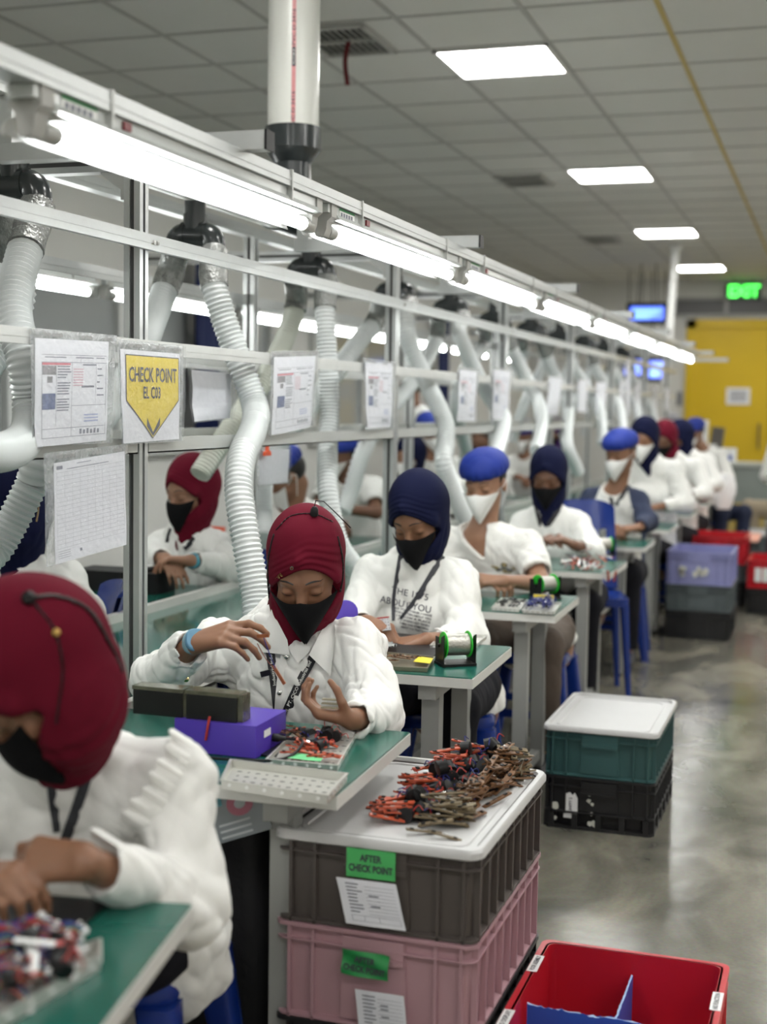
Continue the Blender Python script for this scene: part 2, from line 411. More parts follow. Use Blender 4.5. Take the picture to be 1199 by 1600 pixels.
for i in range(-2, 5):
    for x in (.065, 1.88, 3.70): panel(x, 3.575 + 3.63 * i, 'added unseen square fill light over the aisle to the right of the picture', 'ceiling lights out of view')  # panel columns added out of view to fill the shadows from the right
# air vents
def vent(x, y, w, d, label, ribbon=False):
    t = thing('ceiling_vent', label, 'vent', (x, y, ZC))
    f = MB()
    for dx, dy, sx, sy in ((-w/2, 0, .03, d), (w/2, 0, .03, d), (0, -d/2, w + .03, .03), (0, d/2, w + .03, .03), (0, 0, w, .02)): f.box((dx, dy, -.012), (sx, sy, .02))
    f.build('frame', mat('vent_frame', (.42, .42, .40), .5), t, world=False)
    bk = MB(); bk.box((0, 0, -.003), (w, d, .004)); bk.build('opening', M_slot, t, world=False)
    sl = MB(); n = 10
    for i in range(n): sl.box((-w/2 + w * (i + .5) / n, 0, -.010), (.022, d, .003), roty(.5))
    sl.build('louvre', mat('vent_louvre', (.40, .40, .37), .5), t, world=False)
    if ribbon:
        r = MB(); s, _ = spline([(.03, -.02, -.02), (.02, -.035, -.12), (.04, -.05, -.24)], 10)
        r.sheet([[p + V(-.012, 0, 0), p + V(.012, 0, 0)] for p in s]); r.sheet([[p + V(.012, .002, 0), p + V(-.012, .002, 0)] for p in s]); r.build('ribbon', mat('red_ribbon', (.16, .015, .02), .6), t, world=False)
vent(-2.42, 6.60, .36, .50, 'louvred ceiling vent beside the white duct with a dark red ribbon hanging', True)
vent(-2.47, 10.95, .36, .50, 'louvred ceiling vent left of the second ceiling light')
vent(-2.50, 14.9, .36, .50, 'small far louvred ceiling vent left of the third ceiling light')
# back wall fittings
t = thing('exit_sign', 'glowing green exit sign mounted high on the back wall', 'sign', (-1.30, YB - .12, 3.02))
q = MB(); q.b2((-1.57, YB - .10, 3.0), (-1.09, YB - .06, 3.20)); q.build('sign_plate', mat('dark_exit_plate', (.01, .05, .02), .4), t)
q = MB(); v_, f_ = text_mesh('EXIT', .22, (-1.32, YB - .10, 3.10), (1, 0, 0), (0, 0, 1), .42, .004, .008); q.add(v_, f_); q.build('exit_lettering', emis('exit_green', (.02, 1., .05), 1.6), t)
q = MB()
for xx in (-1.45, -1.2): q.cyl((xx, YB - .08, 3.2), (xx, YB - .08, ZC), .006, n=6)
q.build('hanger', M_slot, t)
t = thing('wall_grille', 'long grey air grille on the back wall above the yellow door', 'vent', (-1.5, YB, 2.82))
q = MB()
for z0, z1 in ((2.76, 2.80), (3.0, 3.04)): q.b2((-2.30, YB - .05, z0), (-.60, YB - .001, z1))
for xx in (-2.30, -1.58, -.66): q.b2((xx, YB - .05, 2.76), (xx + .05, YB - .001, 3.04))
q.build('frame', mat('grille_frame', (.36, .36, .35), .5), t)
q = MB(); q.b2((-2.27, YB - .02, 2.79), (-.62, YB - .002, 3.01)); q.build('slats', mat('grille_dark', (.12, .12, .125), .5), t)
# hanging blue displays
M_scr = emis('blue_screen', (.01, .10, .9), 1.1); M_scr2 = emis('blue_screen_bright', (.2, .5, 1.), 1.0)
def display(lo, hi, y, label):
    t = thing('display_board', label, 'display', ((lo[0] + hi[0]) / 2, y, lo[1]))
    q = MB(); q.b2((lo[0] - .05, y, lo[1] - .05), (hi[0] + .05, y + .08, hi[1] + .05)); q.build('housing', M_black, t)
    q = MB(); q.b2((lo[0], y - .004, lo[1]), (hi[0], y - .0005, hi[1])); q.build('screen', M_scr, t)
    q = MB()
    for i, (a, b_, z) in enumerate(((.1, .9, .72), (.15, .8, .45), (.1, .6, .2))):
        w = hi[0] - lo[0]; h = hi[1] - lo[1]; q.b2((lo[0] + a * w, y - .007, lo[1] + (z - .07) * h), (lo[0] + b_ * w, y - .0045, lo[1] + (z + .07) * h))
    q.build('screen_text', M_scr2, t)
    q = MB()
    for s_ in (.2, .8): xx = lo[0] + (hi[0] - lo[0]) * s_; q.cyl((xx, y + .04, hi[1] + .05), ((lo[0] + hi[0]) / 2 + (s_ - .5) * .3, y + .04, ZC), .008, n=6)
    q.build('hanger', M_slot, t)
a = atY(985, 500, 17.5); b_ = atY(1038, 479, 17.5); display((a[0], a[2]), (b_[0], b_[2]), 17.5, 'bright blue hanging display board beside the thin white pipe')
a = atY(1014, 591, 18.5); b_ = atY(1037, 564, 18.5); display((a[0], a[2]), (b_[0], b_[2]), 18.5, 'lower blue notice board below the end of the light rail')
a = atY(976, 586, 18.5); b_ = atY(1003, 562, 18.5); display((a[0], a[2]), (b_[0], b_[2]), 18.5, 'dark blue notice board seen between two frame posts')
def notice(u0, v0, u1, v1, y, name, label, m, extra=None):
    a = atY(u0, v1, y); b_ = atY(u1, v0, y); q = MB(); q.b2((a[0], y - .012, a[2]), (b_[0], y, b_[2])); o = q.build(name, m); tag(o, label, 'notice')
    q = MB(); w = b_[0] - a[0]; h = b_[2] - a[2]
    for i in range(6): q.b2((a[0] + .15 * w, y - .014, a[2] + h * (.2 + .11 * i)), (a[0] + .85 * w, y - .0125, a[2] + h * (.26 + .11 * i)))
    q.build('printed_lines', M_inkl, o)
notice(1135, 606, 1173, 632, YB - .071, 'door_notice', 'white printed notice taped to the yellow door', M_paperw)
notice(1057, 612, 1067, 634, YB - .001, 'wall_notice', 'small dark framed notice on the back wall beside the yellow door', mat('notice_dark', (.30, .30, .30), .5))
notice(1040, 645, 1062, 672, YB - .001, 'pinned_sheet', 'pale sheet pinned up behind the far workers', M_paper)
# blue columns / curtain strips behind the far row
for k, (u0, u1, vt, vb_, y, lab) in enumerate(((306, 342, 330, 545, 8.2, 'dark blue curtain strip hanging behind the second drop hose'), (686, 702, 440, 575, 12.0, 'narrow dark blue curtain strip beyond the middle frame post'))):
    a = atX(u0, vb_, XL + .14); c = atX(u1, vt, XL + .14); q = MB(); P = []
    for i in range(25):
        yy = a[1] + (c[1] - a[1]) * i / 24; xx = XL + .14 + .025 * math.sin(i * 1.7); P.append([(xx, yy, 1.2), (xx, yy, 2.45)])
    q.sheet(P[::-1]); o = q.build('curtain', mat('dark_blue_curtain', (.006, .016, .09), .7), loc=(XL + .14, a[1], 1.2)); tag(o, lab, 'curtain')
    md = o.modifiers.new('thick', 'SOLIDIFY'); md.thickness = .004
# ================================================================== WORK LINE FRAME
PX, FX = -1.73, -2.23
posts_y = [1.25, 3.19, 5.33, 7.27, 9.21, 11.0, 12.95, 14.7]
def profile_post(t, x, y, z0, z1, name='post'):
    q = MB(); w = .046
    for dx in (-1, 1):
        for dy in (-1, 1): q.b2((x + dx*w/2, y + dy*w/2, z0), (x + dx*.006, y + dy*.006, z1))
    q.b2((x - .012, y - .012, z0), (x + .012, y + .012, z1)); q.build(name, M_alu, t)
    q = MB()
    for sx, sy in ((.016, .002), (.002, .016)): q.b2((x - w/2 + .001 if sx < .01 else x - .0065, y - w/2 + .006 if sy > .01 else y - w/2 + .008, z0), (x + w/2 - .006 if sx < .01 else x + .0065, y + w/2 - .006 if sy > .01 else y + w/2 - .008, z1)); 
    q.build('slot', M_slot, t)
fr = thing('aluminium_frame', 'long aluminium extrusion frame standing on the green belt table, holding rails and posts', 'frame', (-1.98, 8, .72))
for y in posts_y:
    profile_post(fr, PX, y, .722, 2.10)
    profile_post(fr, FX, y + 1.86, .722, 2.10)
Y0, Y1 = .4, 15.2
def rail(x0, x1, z0, z1, name, m=M_alu, y0=Y0, y1=Y1):
    q = MB(); q.b2((x0, y0, z0), (x1, y1, z1)); h = z1 - z0
    if h > .03: q.b2((x1 - .001, y0, z0 + h*.42), (x1 + .0015, y1, z0 + h*.58))
    return q.build(name, m, fr)
rail(PX + .024, PX + .040, 1.838, 1.878, 'upper_rail'); rail(PX + .024, PX + .036, 1.572, 1.608, 'middle_rail', M_alu_dull)
rail(FX - .036, FX - .024, 1.838, 1.878, 'upper_rail'); rail(FX + .024, FX + .036, 1.572, 1.608, 'middle_rail', M_alu_dull)
# the shelf lip: segments between posts
for y, y2 in zip(posts_y[:-1], posts_y[1:]):
    q = MB(); q.b2((PX + .004, y + .03, 1.316), (PX + .022, y2 - .03, 1.356)); q.b2((PX - .06, y + .03, 1.316), (PX + .022, y2 - .03, 1.320)); q.build('shelf_lip', M_grey if False else mat('shelf_lip_grey', (.50, .51, .49), .4, .35, noise=.06, nscale=9), fr)
    q = MB(); q.b2((FX - .02, y + .05, 1.316), (FX + .0, y2 - .05, 1.356)); q.build('shelf_lip', mat('shelf_lip_grey', (.5, .5, .5)), fr)
rail(PX - .022, PX + .022, 2.10, 2.14, 'top_beam'); rail(FX - .022, FX + .022, 2.10, 2.14, 'top_beam')
for y in posts_y:
    q = MB(); q.b2((-2.9, y - .022, 2.035), (PX - .024, y + .022, 2.078)); q.b2((-2.9, y - .0225, 2.051), (PX - .024, y - .0215, 2.062), 1); q.build('cross_beam', [M_alu, M_slot], fr)
    q = MB(); q.prism([(0, 0), (-.07, 0), (-.06, -.012), (-.012, -.045), (-.012, -.07), (0, -.07)], (PX - .024, y - .016, 2.034), (1, 0, 0), (0, 0, 1), -.03); q.build('corner_bracket', M_alu_dull, fr)
    q = MB(); q.b2((PX + .0235, y - .02, 2.02), (PX + .03, y + .045, 2.065)); q.b2((PX + .03, y + .0, 2.03), (PX + .036, y + .03, 2.055)); q.build('clamp', M_slot, fr)
    q = MB()
    for dy in (.018, .036): q.cyl((PX + .040, y + dy, 1.858), (PX + .045, y + dy, 1.858), .006, n=10)
    q.build('rail_screws', M_chrome, fr)
# stub beams that carry the light rail
LX = -1.20
for k in range(8):
    y = 2.62 + 1.74 * k
    q = MB(); q.b2((PX - .03, y - .02, 1.962), (-1.122, y + .02, 2.0)); q.b2((-1.121, y - .021, 1.961), (-1.116, y + .021, 2.001), 1); q.build('stub_beam', [M_alu, M_black], fr)
    q = MB(); q.b2((PX - .02, y - .02, 2.0005), (PX + .02, y + .02, 2.0995)); q.build('drop_arm', M_alu, fr)
# light rail channel + fixtures
q = MB(); q.b2((LX - .02, .2, 1.928), (LX + .035, 12.35, 1.961)); q.b2((LX + .035, .2, 1.940), (LX + .0365, 12.35, 1.947)); q.build('light_rail', M_alu, fr)
q = MB(); q.b2((-2.80, .6, 1.928), (-2.745, 12.35, 1.961)); q.build('light_rail', M_alu, fr)
M_tube = emis('tube_light', (.97, 1., .98), 14.0)
M_refl = mat('reflector_white', (.82, .83, .82), .3)
M_fix = mat('fixture_enamel', (.58, .61, .60), .22, coat=.3, noise=.04, nscale=12)
M_sock = mat('socket_grey', (.42, .42, .40), .4)
def fixture(x, y0, side, label, group):
    L = 1.235
    t = thing('tube_light', label, 'light', (x, y0 + L/2, 1.79), 0, group)
    q = MB()   # housing channel + fin
    q.b2((x - .022, y0, 1.907), (x + .026, y0 + L - .01, 1.927))
    q.prism([(-.028, 0), (.030, 0), (.038, -.012), (.026, -.014), (-.026, -.014), (-.038, -.012)], (x, y0 + .05, 1.9069), (1, 0, 0), (0, 0, 1), -(L - .10)); q.build('housing', M_fix, t)
    q = MB(); n = 11; P = []
    for yy in (y0 + .035, y0 + L - .035):
        P.append([(x + .056 * math.sin(a), yy, 1.868 + .024 * math.cos(a)) for a in np.linspace(-1.95, .35, n)])
    q.sheet(P); r = q.build('reflector', M_refl, t); r.modifiers.new('s', 'SOLIDIFY').thickness = .002
    q = MB(); q.cyl((x, y0 + .10, 1.868), (x, y0 + L - .075, 1.868), .0145, n=14); q.build('tube', M_tube, t)
    for a, b2 in ((y0 + .055, y0 + .10), (y0 + L - .075, y0 + L - .03)):
        q = MB(); q.cyl((x, a, 1.868), (x, b2, 1.868), .0165, n=14); q.build('tube_cap', M_sock, t)
    for a in (y0 + .015, y0 + L - .055):
        q = MB(); q.prism([(-.028, .03), (.030, .03), (.030, .0), (.018, -.010), (.016, -.03), (.010, -.045), (-.010, -.045), (-.016, -.03), (-.018, -.010), (-.028, 0)], (x, a + .036, 1.898), (1, 0, 0), (0, 0, 1), .036); q.build('lamp_holder', M_sock, t)
    if side:
        q = MB(); q.b2((x + .0262, y0 + .27, 1.909), (x + .031, y0 + .295, 1.923)); q.build('rocker_switch', mat('red_switch', (.20, .01, .015), .3), t)
        q = MB(); q.b2((x + .0262, y0 + .075, 1.903), (x + .0275, y0 + .185, 1.926)); q.b2((x + .0276, y0 + .075, 1.921), (x + .028, y0 + .185, 1.926), 1); q.b2((x + .0276, y0 + .075, 1.903), (x + .028, y0 + .185, 1.906), 1)
        for i in range(5): q.b2((x + .0276, y0 + .085 + .018*i, 1.908), (x + .028, y0 + .097 + .018*i, 1.917), 2)
        q.build('label_sticker', [M_white, mat('sticker_green', (.03, .28, .08), .5), M_inkl], t)
    for yy in (y0 + .215, y0 + L - .23):
        q = MB(); q.b2((x - .026, yy, 1.900), (x + .0385, yy + .008, 1.964)); q.build('strap', M_alu_dull, t)
    return t
ords = ['nearest', 'second', 'third', 'fourth', 'fifth', 'sixth', 'seventh', 'eighth', 'ninth']
f0 = fixture(LX, 1.845, True, 'nearest long fluorescent tube lamp under the front light rail, entering at the left edge', 'tube lamps along the front rail')
for k in range(1, 8):
    dup(f0, (LX, 1.845 + 1.235/2 + 1.262 * k, 1.79), label='%s fluorescent tube lamp counting from the camera along the front light rail' % ords[k])
g0 = fixture(-2.772, 2.30, False, 'fluorescent tube lamp of the rear rail seen at the left edge behind the frame', 'tube lamps along the rear rail')
for k in range(1, 8):
    dup(g0, (-2.772, 2.30 + 1.235/2 + 1.262 * k, 1.79), label='%s fluorescent tube lamp along the rear rail behind the frame' % ords[k])
# belt table
bt = thing('belt_table', 'long glossy green table running under the aluminium frame between the two rows of workers', 'table', (-1.93, 8, 0))
q = MB(); q.b2((-2.235, .3, .690), (-1.63, 15.3, .721)); q.build('top', M_belt, bt)
q = MB(); q.b2((-2.262, .3, .685), (-2.2355, 15.3, .750)); q.build('edge_rim', M_edge, bt)
q = MB(); q.b2((-1.6295, .3, .685), (-1.605, 15.3, .724)); q.build('edge_rim', M_edge, bt)
for y in (.9, 3.4, 5.9, 8.4, 10.9, 13.4):
    for x in (-2.16, -1.70): q = MB(); q.b2((x - .025, y - .025, 0), (x + .025, y + .025, .689)); q.build('leg', M_grey, bt)
# exhaust duct
du = thing('exhaust_duct', 'big white round exhaust duct lying along the top of the frame with dark grey fittings', 'duct', (-1.98, 8, 2.19))
DZ = 2.17; R_D = .082
q = MB(); y = .5
q.cyl((-1.98, .5, DZ), (-1.98, 4.74, DZ), R_D, n=28); q.cyl((-1.98, 4.98, DZ), (-1.98, 15, DZ), R_D, n=28); q.build('tube', M_pvc, du)
q = MB(); q.cyl((-1.98, 4.70, DZ), (-1.98, 5.02, DZ), R_D + .008, n=28); q.build('tee_fitting', M_dkgrey, du)
rs = thing('vertical_duct', 'thick white vertical duct with red printed stripe and dark grey reducer', 'duct', (-1.98, 4.86, DZ + .09))
# pvc riser (slightly tilted as in the photo)
a0 = V(-1.98, 4.86, DZ + R_D); top = V(-1.98, 4.86, ZC); 
q = MB(); q.cyl(a0 + V(0, 0, .225), top, .096, n=36); q.build('tube', M_pvc, rs)
q = MB(); q.lathe([(.068, -.02), (.068, .095), (.074, .10), (.106, .145), (.106, .225), (.100, .227)], 36, a0); q.build('reducer', M_dkgrey, rs, angle=18)
# printed stripe on the riser, facing the camera
dv = nrm(np.array([CAM[0] + 1.98, CAM[1] - 4.86, 0])); sd = np.cross((0, 0, 1), dv)
ctr = V(-1.98, 4.86, 0); tilt = .02
def on_pipe(off, z): a_ = math.asin(off / .096); return ctr + .0964 * (dv * math.cos(a_) + sd * math.sin(a_)) + V(0, 0, z)
q = MB(); z0 = a0[2] + .229
q.sheet([[on_pipe(o_, z) for o_ in (-.0075, 0, .0075)] for z in (z0, ZC - .01)]); q.build('red_stripe', mat('stripe_pink', (.62, .25, .26), .4, noise=.35, nscale=220), rs)
q = MB()
for zc_ in (z0 + .045, z0 + .34, z0 + .62):
    q = MB(); v_, f_ = text_mesh('PVC D 3416', .020, on_pipe(0, zc_) + dv * .0006, (0, 0, 1), -sd, .13); q.add(v_, f_); q.build('pipe_lettering', M_ink, rs)
q = MB(); zc_ = z0 + .235
q.add([on_pipe(x * .0065, zc_ + z * .035) + dv * .0006 for x, z in ((-1, -.9), (-.5, -1), (.5, -1), (1, -.9), (1, .9), (.5, 1), (-.5, 1), (-1, .9))], [tuple(range(8))]); o_ = q.build('pipe_badge', M_ink, rs)
q = MB(); v_, f_ = text_mesh('RUCIKA', .012, on_pipe(0, zc_) + dv * .001, (0, 0, 1), -sd, .055); q.add(v_, f_); q.build('badge_lettering', M_pvc, rs)
# drops with forked elbows and hoses
M_hm = M_hose
def corrugated(pts, r, pitch=.0145, seg=16, name='hose', m=M_hose, par=None, sub=4):
    n0, Ln = spline(pts, 8); n = max(8, int(Ln / pitch) * sub); P, _ = spline(pts, n)
    rr = r * (1 - .13 * (.5 - .5 * np.cos(np.arange(n) * 2 * PI / sub)))
    q = MB(); q.tube(P, rr, seg, True); return q.build(name, m, par, angle=70)
def drop(y, right, left, label, r=.043, lm=M_hose, hi=True):
    x = -1.98; t = thing('exhaust_drop', label, 'hose', (x, y, 1.9), 0, 'exhaust drops along the duct')
    q = MB(); q.cyl((x, y, DZ - R_D * .8), (x, y, 2.0), .034, n=20); q.cyl((x, y, 2.05), (x, y, 2.0), .038, n=20); q.build('drop_pipe', M_dkgrey, t)
    q = MB(); q.cyl((x - .035, y, 1.985), (x + .035, y, 1.985), .038, n=20)
    q.build('tee', M_dkgrey, t)
    for sg, path, mm in ((1, right, M_hose), (-1, left, lm)):
        if path is None: continue
        q = MB(); E = [V(x + sg*.030, y, 1.985), V(x + sg*.052, y, 1.98), V(x + sg*.064, y, 1.962), V(x + sg*.067, y, 1.93)]
        P, _ = spline(E, 10); q.tube(P, .038, 20); q.cyl(E[0] - V(sg*.004, 0, 0), E[0] + V(sg*.010, 0, 0), .042, n=20); q.build('elbow', M_dkgrey, t)
        st = E[-1]; full = [st] + list(path)
        P, Ln = spline(full, 60); k = int(60 * min(.13 / Ln, .5)) + 2
        q = MB(); q.tube(P[:k], [.045 + .0015 * math.sin(i * 5) for i in range(k)], 18); q.build('clear_wrapping', M_wrap, t)
        corrugated(P[max(k - 3, 0):], r, .0145 if hi else .03, 16 if hi else 12, 'hose', mm, t, 4 if hi else 2)
    return t
X = atX
drop(1.98, None, None, 'exhaust drop above the foreground, out of sight above the left edge')
drop(3.02, [X(22, 470, -1.86), X(38, 560, -1.80), X(48, 630, -1.79), X(44, 678, -1.76), X(10, 705, -1.70), X(-60, 705, -1.66)],
     [X(30, 440, -2.06), X(10, 520, -2.08), X(-40, 600, -2.1)], 'forked exhaust drop with white hoses at the left edge of the picture', .044)
drop(4.04, [X(334, 440, -1.885), X(348, 492, -1.85), X(372, 560, -1.80), X(398, 632, -1.74), X(397, 668, -1.69), X(378, 715, -1.65), X(374, 770, -1.62), X(384, 840, -1.58), X(398, 920, -1.54), X(402, 965, -1.52)],
     [X(262, 440, -2.08), X(240, 500, -2.06), X(215, 560, -2.0), X(160, 650, -1.95), X(70, 712, -1.9), X(48, 760, -1.92), X(0, 850, -1.98), X(-30, 880, -2.0)], 'forked exhaust drop with white corrugated hoses hanging behind the check point sign')
drop(5.06, [X(508, 480, -1.89), X(512, 560, -1.87), X(515, 640, -1.86), X(512, 710, -1.84), X(514, 780, -1.80), X(530, 850, -1.76), X(556, 890, -1.72)],
     [X(463, 475, -2.07), X(445, 530, -2.08), X(415, 590, -2.1), X(370, 655, -2.14), X(330, 715, -2.18), X(312, 742, -2.2)], 'forked exhaust drop with aged hoses directly beneath the vertical duct', .041, M_hose_y)
drop(6.13, [X(633, 500, -1.88), X(643, 545, -1.85), X(668, 600, -1.78), X(694, 655, -1.70), X(697, 690, -1.67), X(694, 725, -1.65), X(712, 775, -1.62), X(735, 820, -1.58)],
     [X(585, 505, -2.08), X(560, 535, -2.09), X(530, 575, -2.11), X(480, 640, -2.2), X(420, 720, -2.25), X(410, 800, -2.28), X(412, 845, -2.2)], 'forked exhaust drop half hidden by the middle frame post')
drop(7.1, [X(718, 520, -1.88), X(738, 570, -1.84), X(765, 620, -1.78), X(786, 650, -1.70), X(784, 680, -1.66), X(772, 720, -1.62)],
     [X(682, 530, -2.08), X(650, 590, -2.1), X(600, 650, -2.15), X(568, 705, -2.2), X(548, 770, -2.24), X(535, 800, -2.26)], 'exhaust drop with white hoses just right of the middle frame post', .043, M_hose, False)
drop(8.08, [X(800, 545, -1.88), X(822, 590, -1.82), X(842, 630, -1.74), X(846, 665, -1.68), X(838, 705, -1.64)],
     [X(758, 535, -2.08), X(730, 575, -2.1), X(712, 630, -2.15), X(728, 700, -2.2), X(726, 730, -2.22)], 'exhaust drop with white hoses above the worker in the blue cap', .043, M_hose, False)
drop(9.1, [X(856, 560, -1.88), X(874, 600, -1.82), X(888, 640, -1.74), X(886, 690, -1.68), X(905, 740, -1.62)],
     [X(815, 560, -2.08), X(790, 600, -2.1), X(775, 690, -2.2)], 'exhaust drop with white hoses above the navy hijab worker behind the blue cap', .043, M_hose, False)
for k, y in enumerate((10.1, 11.1, 12.1, 13.1)):
    drop(y, [V(-1.86, y, 1.75), V(-1.78, y + .1, 1.6), V(-1.68, y + .05, 1.45), V(-1.62, y - .1, 1.2)], [V(-2.1, y, 1.75), V(-2.2, y - .1, 1.5), V(-2.3, y - .1, 1.2)], '%s exhaust drop from the far end of the frame' % ['fourth', 'third', 'second', 'last'][k], .043, M_hose, False)
# ================================================================== DESKS
def desk(x1, y0, d, w, ang, label, inset=.11, ztop=.72):
    """front right corner at (x1,y0); top runs w towards -x and d towards +y; ang = rotation"""
    t = thing('work_desk', label, 'desk', (x1, y0, 0), ang, 'work desks beside the belt')
    q = MB(); q.b2((-w, 0, ztop - .030), (0, d, ztop - .0035)); q.build('table_top', M_edge, t, world=False)
    q = MB(); q.b2((-w + .002, .002, ztop - .0034), (-.002, d - .002, ztop)); q.build('green_mat', M_green, t, world=False)
    zt = ztop - .0305
    for lx in (-inset - .05, -w + .08):
        for ly in (.07, d - .11):
            q = MB(); q.b2((lx, ly, .02), (lx + .05, ly + .05, zt - .045)); q.build('leg', M_grey, t, world=False)
            q = MB(); q.cyl((lx + .025, ly + .025, 0), (lx + .025, ly + .025, .0195), .02, n=10); q.build('foot_pad', M_black, t, world=False)
        q = MB(); q.b2((lx, .03, zt - .0445), (lx + .05, d - .03, zt)); q.build('side_rail', M_grey, t, world=False); q = MB(); q.b2((lx + .008, .1205, .09), (lx + .042, d - .1105, .125)); q.build('stretcher', M_grey, t, world=False)
    q = MB(); q.b2((-w + .131, d - .10, zt - .0445), (-inset - .051, d - .07, zt)); q.build('back_rail', M_grey, t, world=False)
    return t
Dk = {}
def desk_px(key, front, back, w, d, label, z=.72):
    a = atZ(*front, z); b = atZ(*back, z); ang = math.atan2(b[1] - a[1], b[0] - a[0]) - PI / 2
    Dk[key] = (a, ang); return desk(a[0], a[1], d, w, ang, label, ztop=z)
a = atZ(160, 1600, .72); b = atZ(302, 1412, .72); an = math.atan2(b[1] - a[1], b[0] - a[0]) - PI/2; p0 = b - .56 * nrm(b - a)
desk(p0[0], p0[1], .56, .70, an, 'nearest green topped desk at the bottom left corner with a tray of coloured wires'); Dk[1] = (p0, an)
desk_px(2, (527, 1242), (638, 1147), .70, .53, 'second green topped desk carrying the purple box, overhanging the brown crate')
desk_px(3, (739, 1060), (800, 1010), .70, .53, 'third green topped desk holding the large solder spool')
desk_px(4, (868, 961), (904, 932), .68, .53, 'fourth desk in front of the worker in the blue cap, with boards of blue wires')
desk(-.945, 6.12, .53, .68, .0, 'fifth desk in front of the navy hijab worker with loose white strips'); Dk[5] = (V(-.945, 6.12, .72), 0)
desk(-.955, 7.36, .53, .68, .02, 'sixth desk in front of the worker in the raglan shirt'); Dk[6] = (V(-.955, 7.36, .72), 0)
for k, (y, lab) in enumerate(((8.55, 'seventh desk from the camera, beside the lavender crate'), (9.8, 'eighth desk from the camera, in the blurred far part of the line'), (11.05, 'ninth desk from the camera, in front of the maroon hijab worker far away'), (12.3, 'farthest desk of the line by the worker in the blue cap and white shirt'))):
    desk(-.96, y, .53, .68, 0, lab); Dk[7 + k] = (V(-.96, y, .72), 0)
# desks of the rear row
for y, lab in ((3.2, 'rear row desk at the left edge in front of the navy hijab worker'), (4.47, 'rear row desk with the black box in front of the maroon hijab worker'), (5.75, 'rear row desk in front of the head down worker in a blue cap'), (6.75, 'rear row desk behind the aged hose, with red parts on it'), (8.1, 'rear row desk behind the middle frame post'), (9.4, 'far rear row desk mostly hidden by hoses'), (10.7, 'farthest rear row desk')):
    desk(-2.275, y, .50, .66, 0, lab)
# ================================================================== CRATES
def crate_mat(name, col, rough=.45): return mat(name, col, rough, noise=.10, nscale=9, bump=.03, bscale=120)
C_brown = crate_mat('crate_brown', (.080, .067, .061)); C_pink = crate_mat('crate_pink', (.40, .24, .27)); C_blk = crate_mat('crate_black', (.013, .013, .014))
C_teal = crate_mat('crate_teal', (.032, .088, .088)); C_red = crate_mat('crate_red', (.50, .010, .022), .35); C_lav = crate_mat('crate_lavender', (.26, .27, .50)); C_slate = crate_mat('crate_slate', (.09, .11, .115)); C_plum = crate_mat('crate_plum', (.035, .025, .045))
C_peach = crate_mat('lid_peach', (.80, .40, .30)); M_lid = mat('lid_white', (.54, .54, .54), .38, noise=.05, nscale=6)
def crate(x0, y0, z0, w, d, h, m, label, skid=False, group=None, rot=0., handle=True):
    """front left bottom corner given; returns empty at centre bottom"""
    t = thing('stacking_crate', label, 'crate', (x0 + w/2, y0 + d/2, z0), rot, group)
    zb = .055 if skid else 0.
    q = MB(); lp = lambda ww, dd, z, r=.022: [(x, y, z) for x, y in rrect(ww, dd, r, 5)]
    q.loft([lp(w-.034, d-.034, zb + .002), lp(w-.024, d-.024, h), lp(w-.034, d-.034, h, .018), lp(w-.042, d-.042, zb + .012, .018)])
    q.build('body', m, t, world=False)
    q = MB(); q.loft([lp(w-.027, d-.027, h-.040), lp(w-.002, d-.002, h-.036), lp(w-.002, d-.002, h-.033), lp(w-.027, d-.027, h-.0325)], False, False)
    q.loft([lp(w-.024, d-.024, h-.010), lp(w, d, h-.008), lp(w, d, h+.0), lp(w-.036, d-.036, h+.0), lp(w-.036, d-.036, h-.010)], False, False)
    q.build('rim', m, t, world=False)
    q = MB(); zt = h - .010
    n = 7
    for i in range(n + 1):
        x = -w/2 + .03 + (w - .06) * i / n
        if handle and abs(x) < .085: continue
        for s in (-1, 1): q.box((x, s * (d/2 - .0095), (zb + zt) / 2), (.006, .013, zt - zb))
    n = 8
    for i in range(n + 1):
        y = -d/2 + .03 + (d - .06) * i / n
        for s in (-1, 1): q.box((s * (w/2 - .0095), y, (zb + zt) / 2), (.013, .006, zt - zb))
    q.loft([lp(w-.022, d-.022, zb), lp(w-.006, d-.006, zb + .002), lp(w-.006, d-.006, zb+.007), lp(w-.022, d-.022, zb+.009)])
    q.build('ribs', m, t, world=False)
    if handle:
        for s in (-1, 1):
            q = MB(); y = s * (d/2 - .010); f = -s
            q.prism([(-.062, h-.012), (.062, h-.012), (.068, zb+.012), (-.068, zb+.012)], (0, y - .006*s, 0), (1, 0, 0), (0, 0, 1), .008 * (1 if s < 0 else 1))
            q.box((0, y + s*.004, h - .055), (.124, .014, .010)); q.box((0, y, h-.032), (.124, .016, .036)); q.build('hand_grip', m, t, world=False)
    if skid:
        q = MB()
        for s in (-1, 1):
            for i in range(5): q.box((-w/2 + .03 + (w-.06)*i/4, s*(d/2-.02), .0275), (.02, .035, .054))
            for i in range(6): q.box((s*(w/2-.02), -d/2 + .03 + (d-.06)*i/5, .0275), (.035, .02, .054))
        q.loft([lp(w-.07, d-.07, .010), lp(w-.07, d-.07, .054)]); q.loft([lp(w-.01, d-.01, 0), lp(w-.01, d-.01, .010)]); q.build('skid_base', m, t, world=False)
    return t
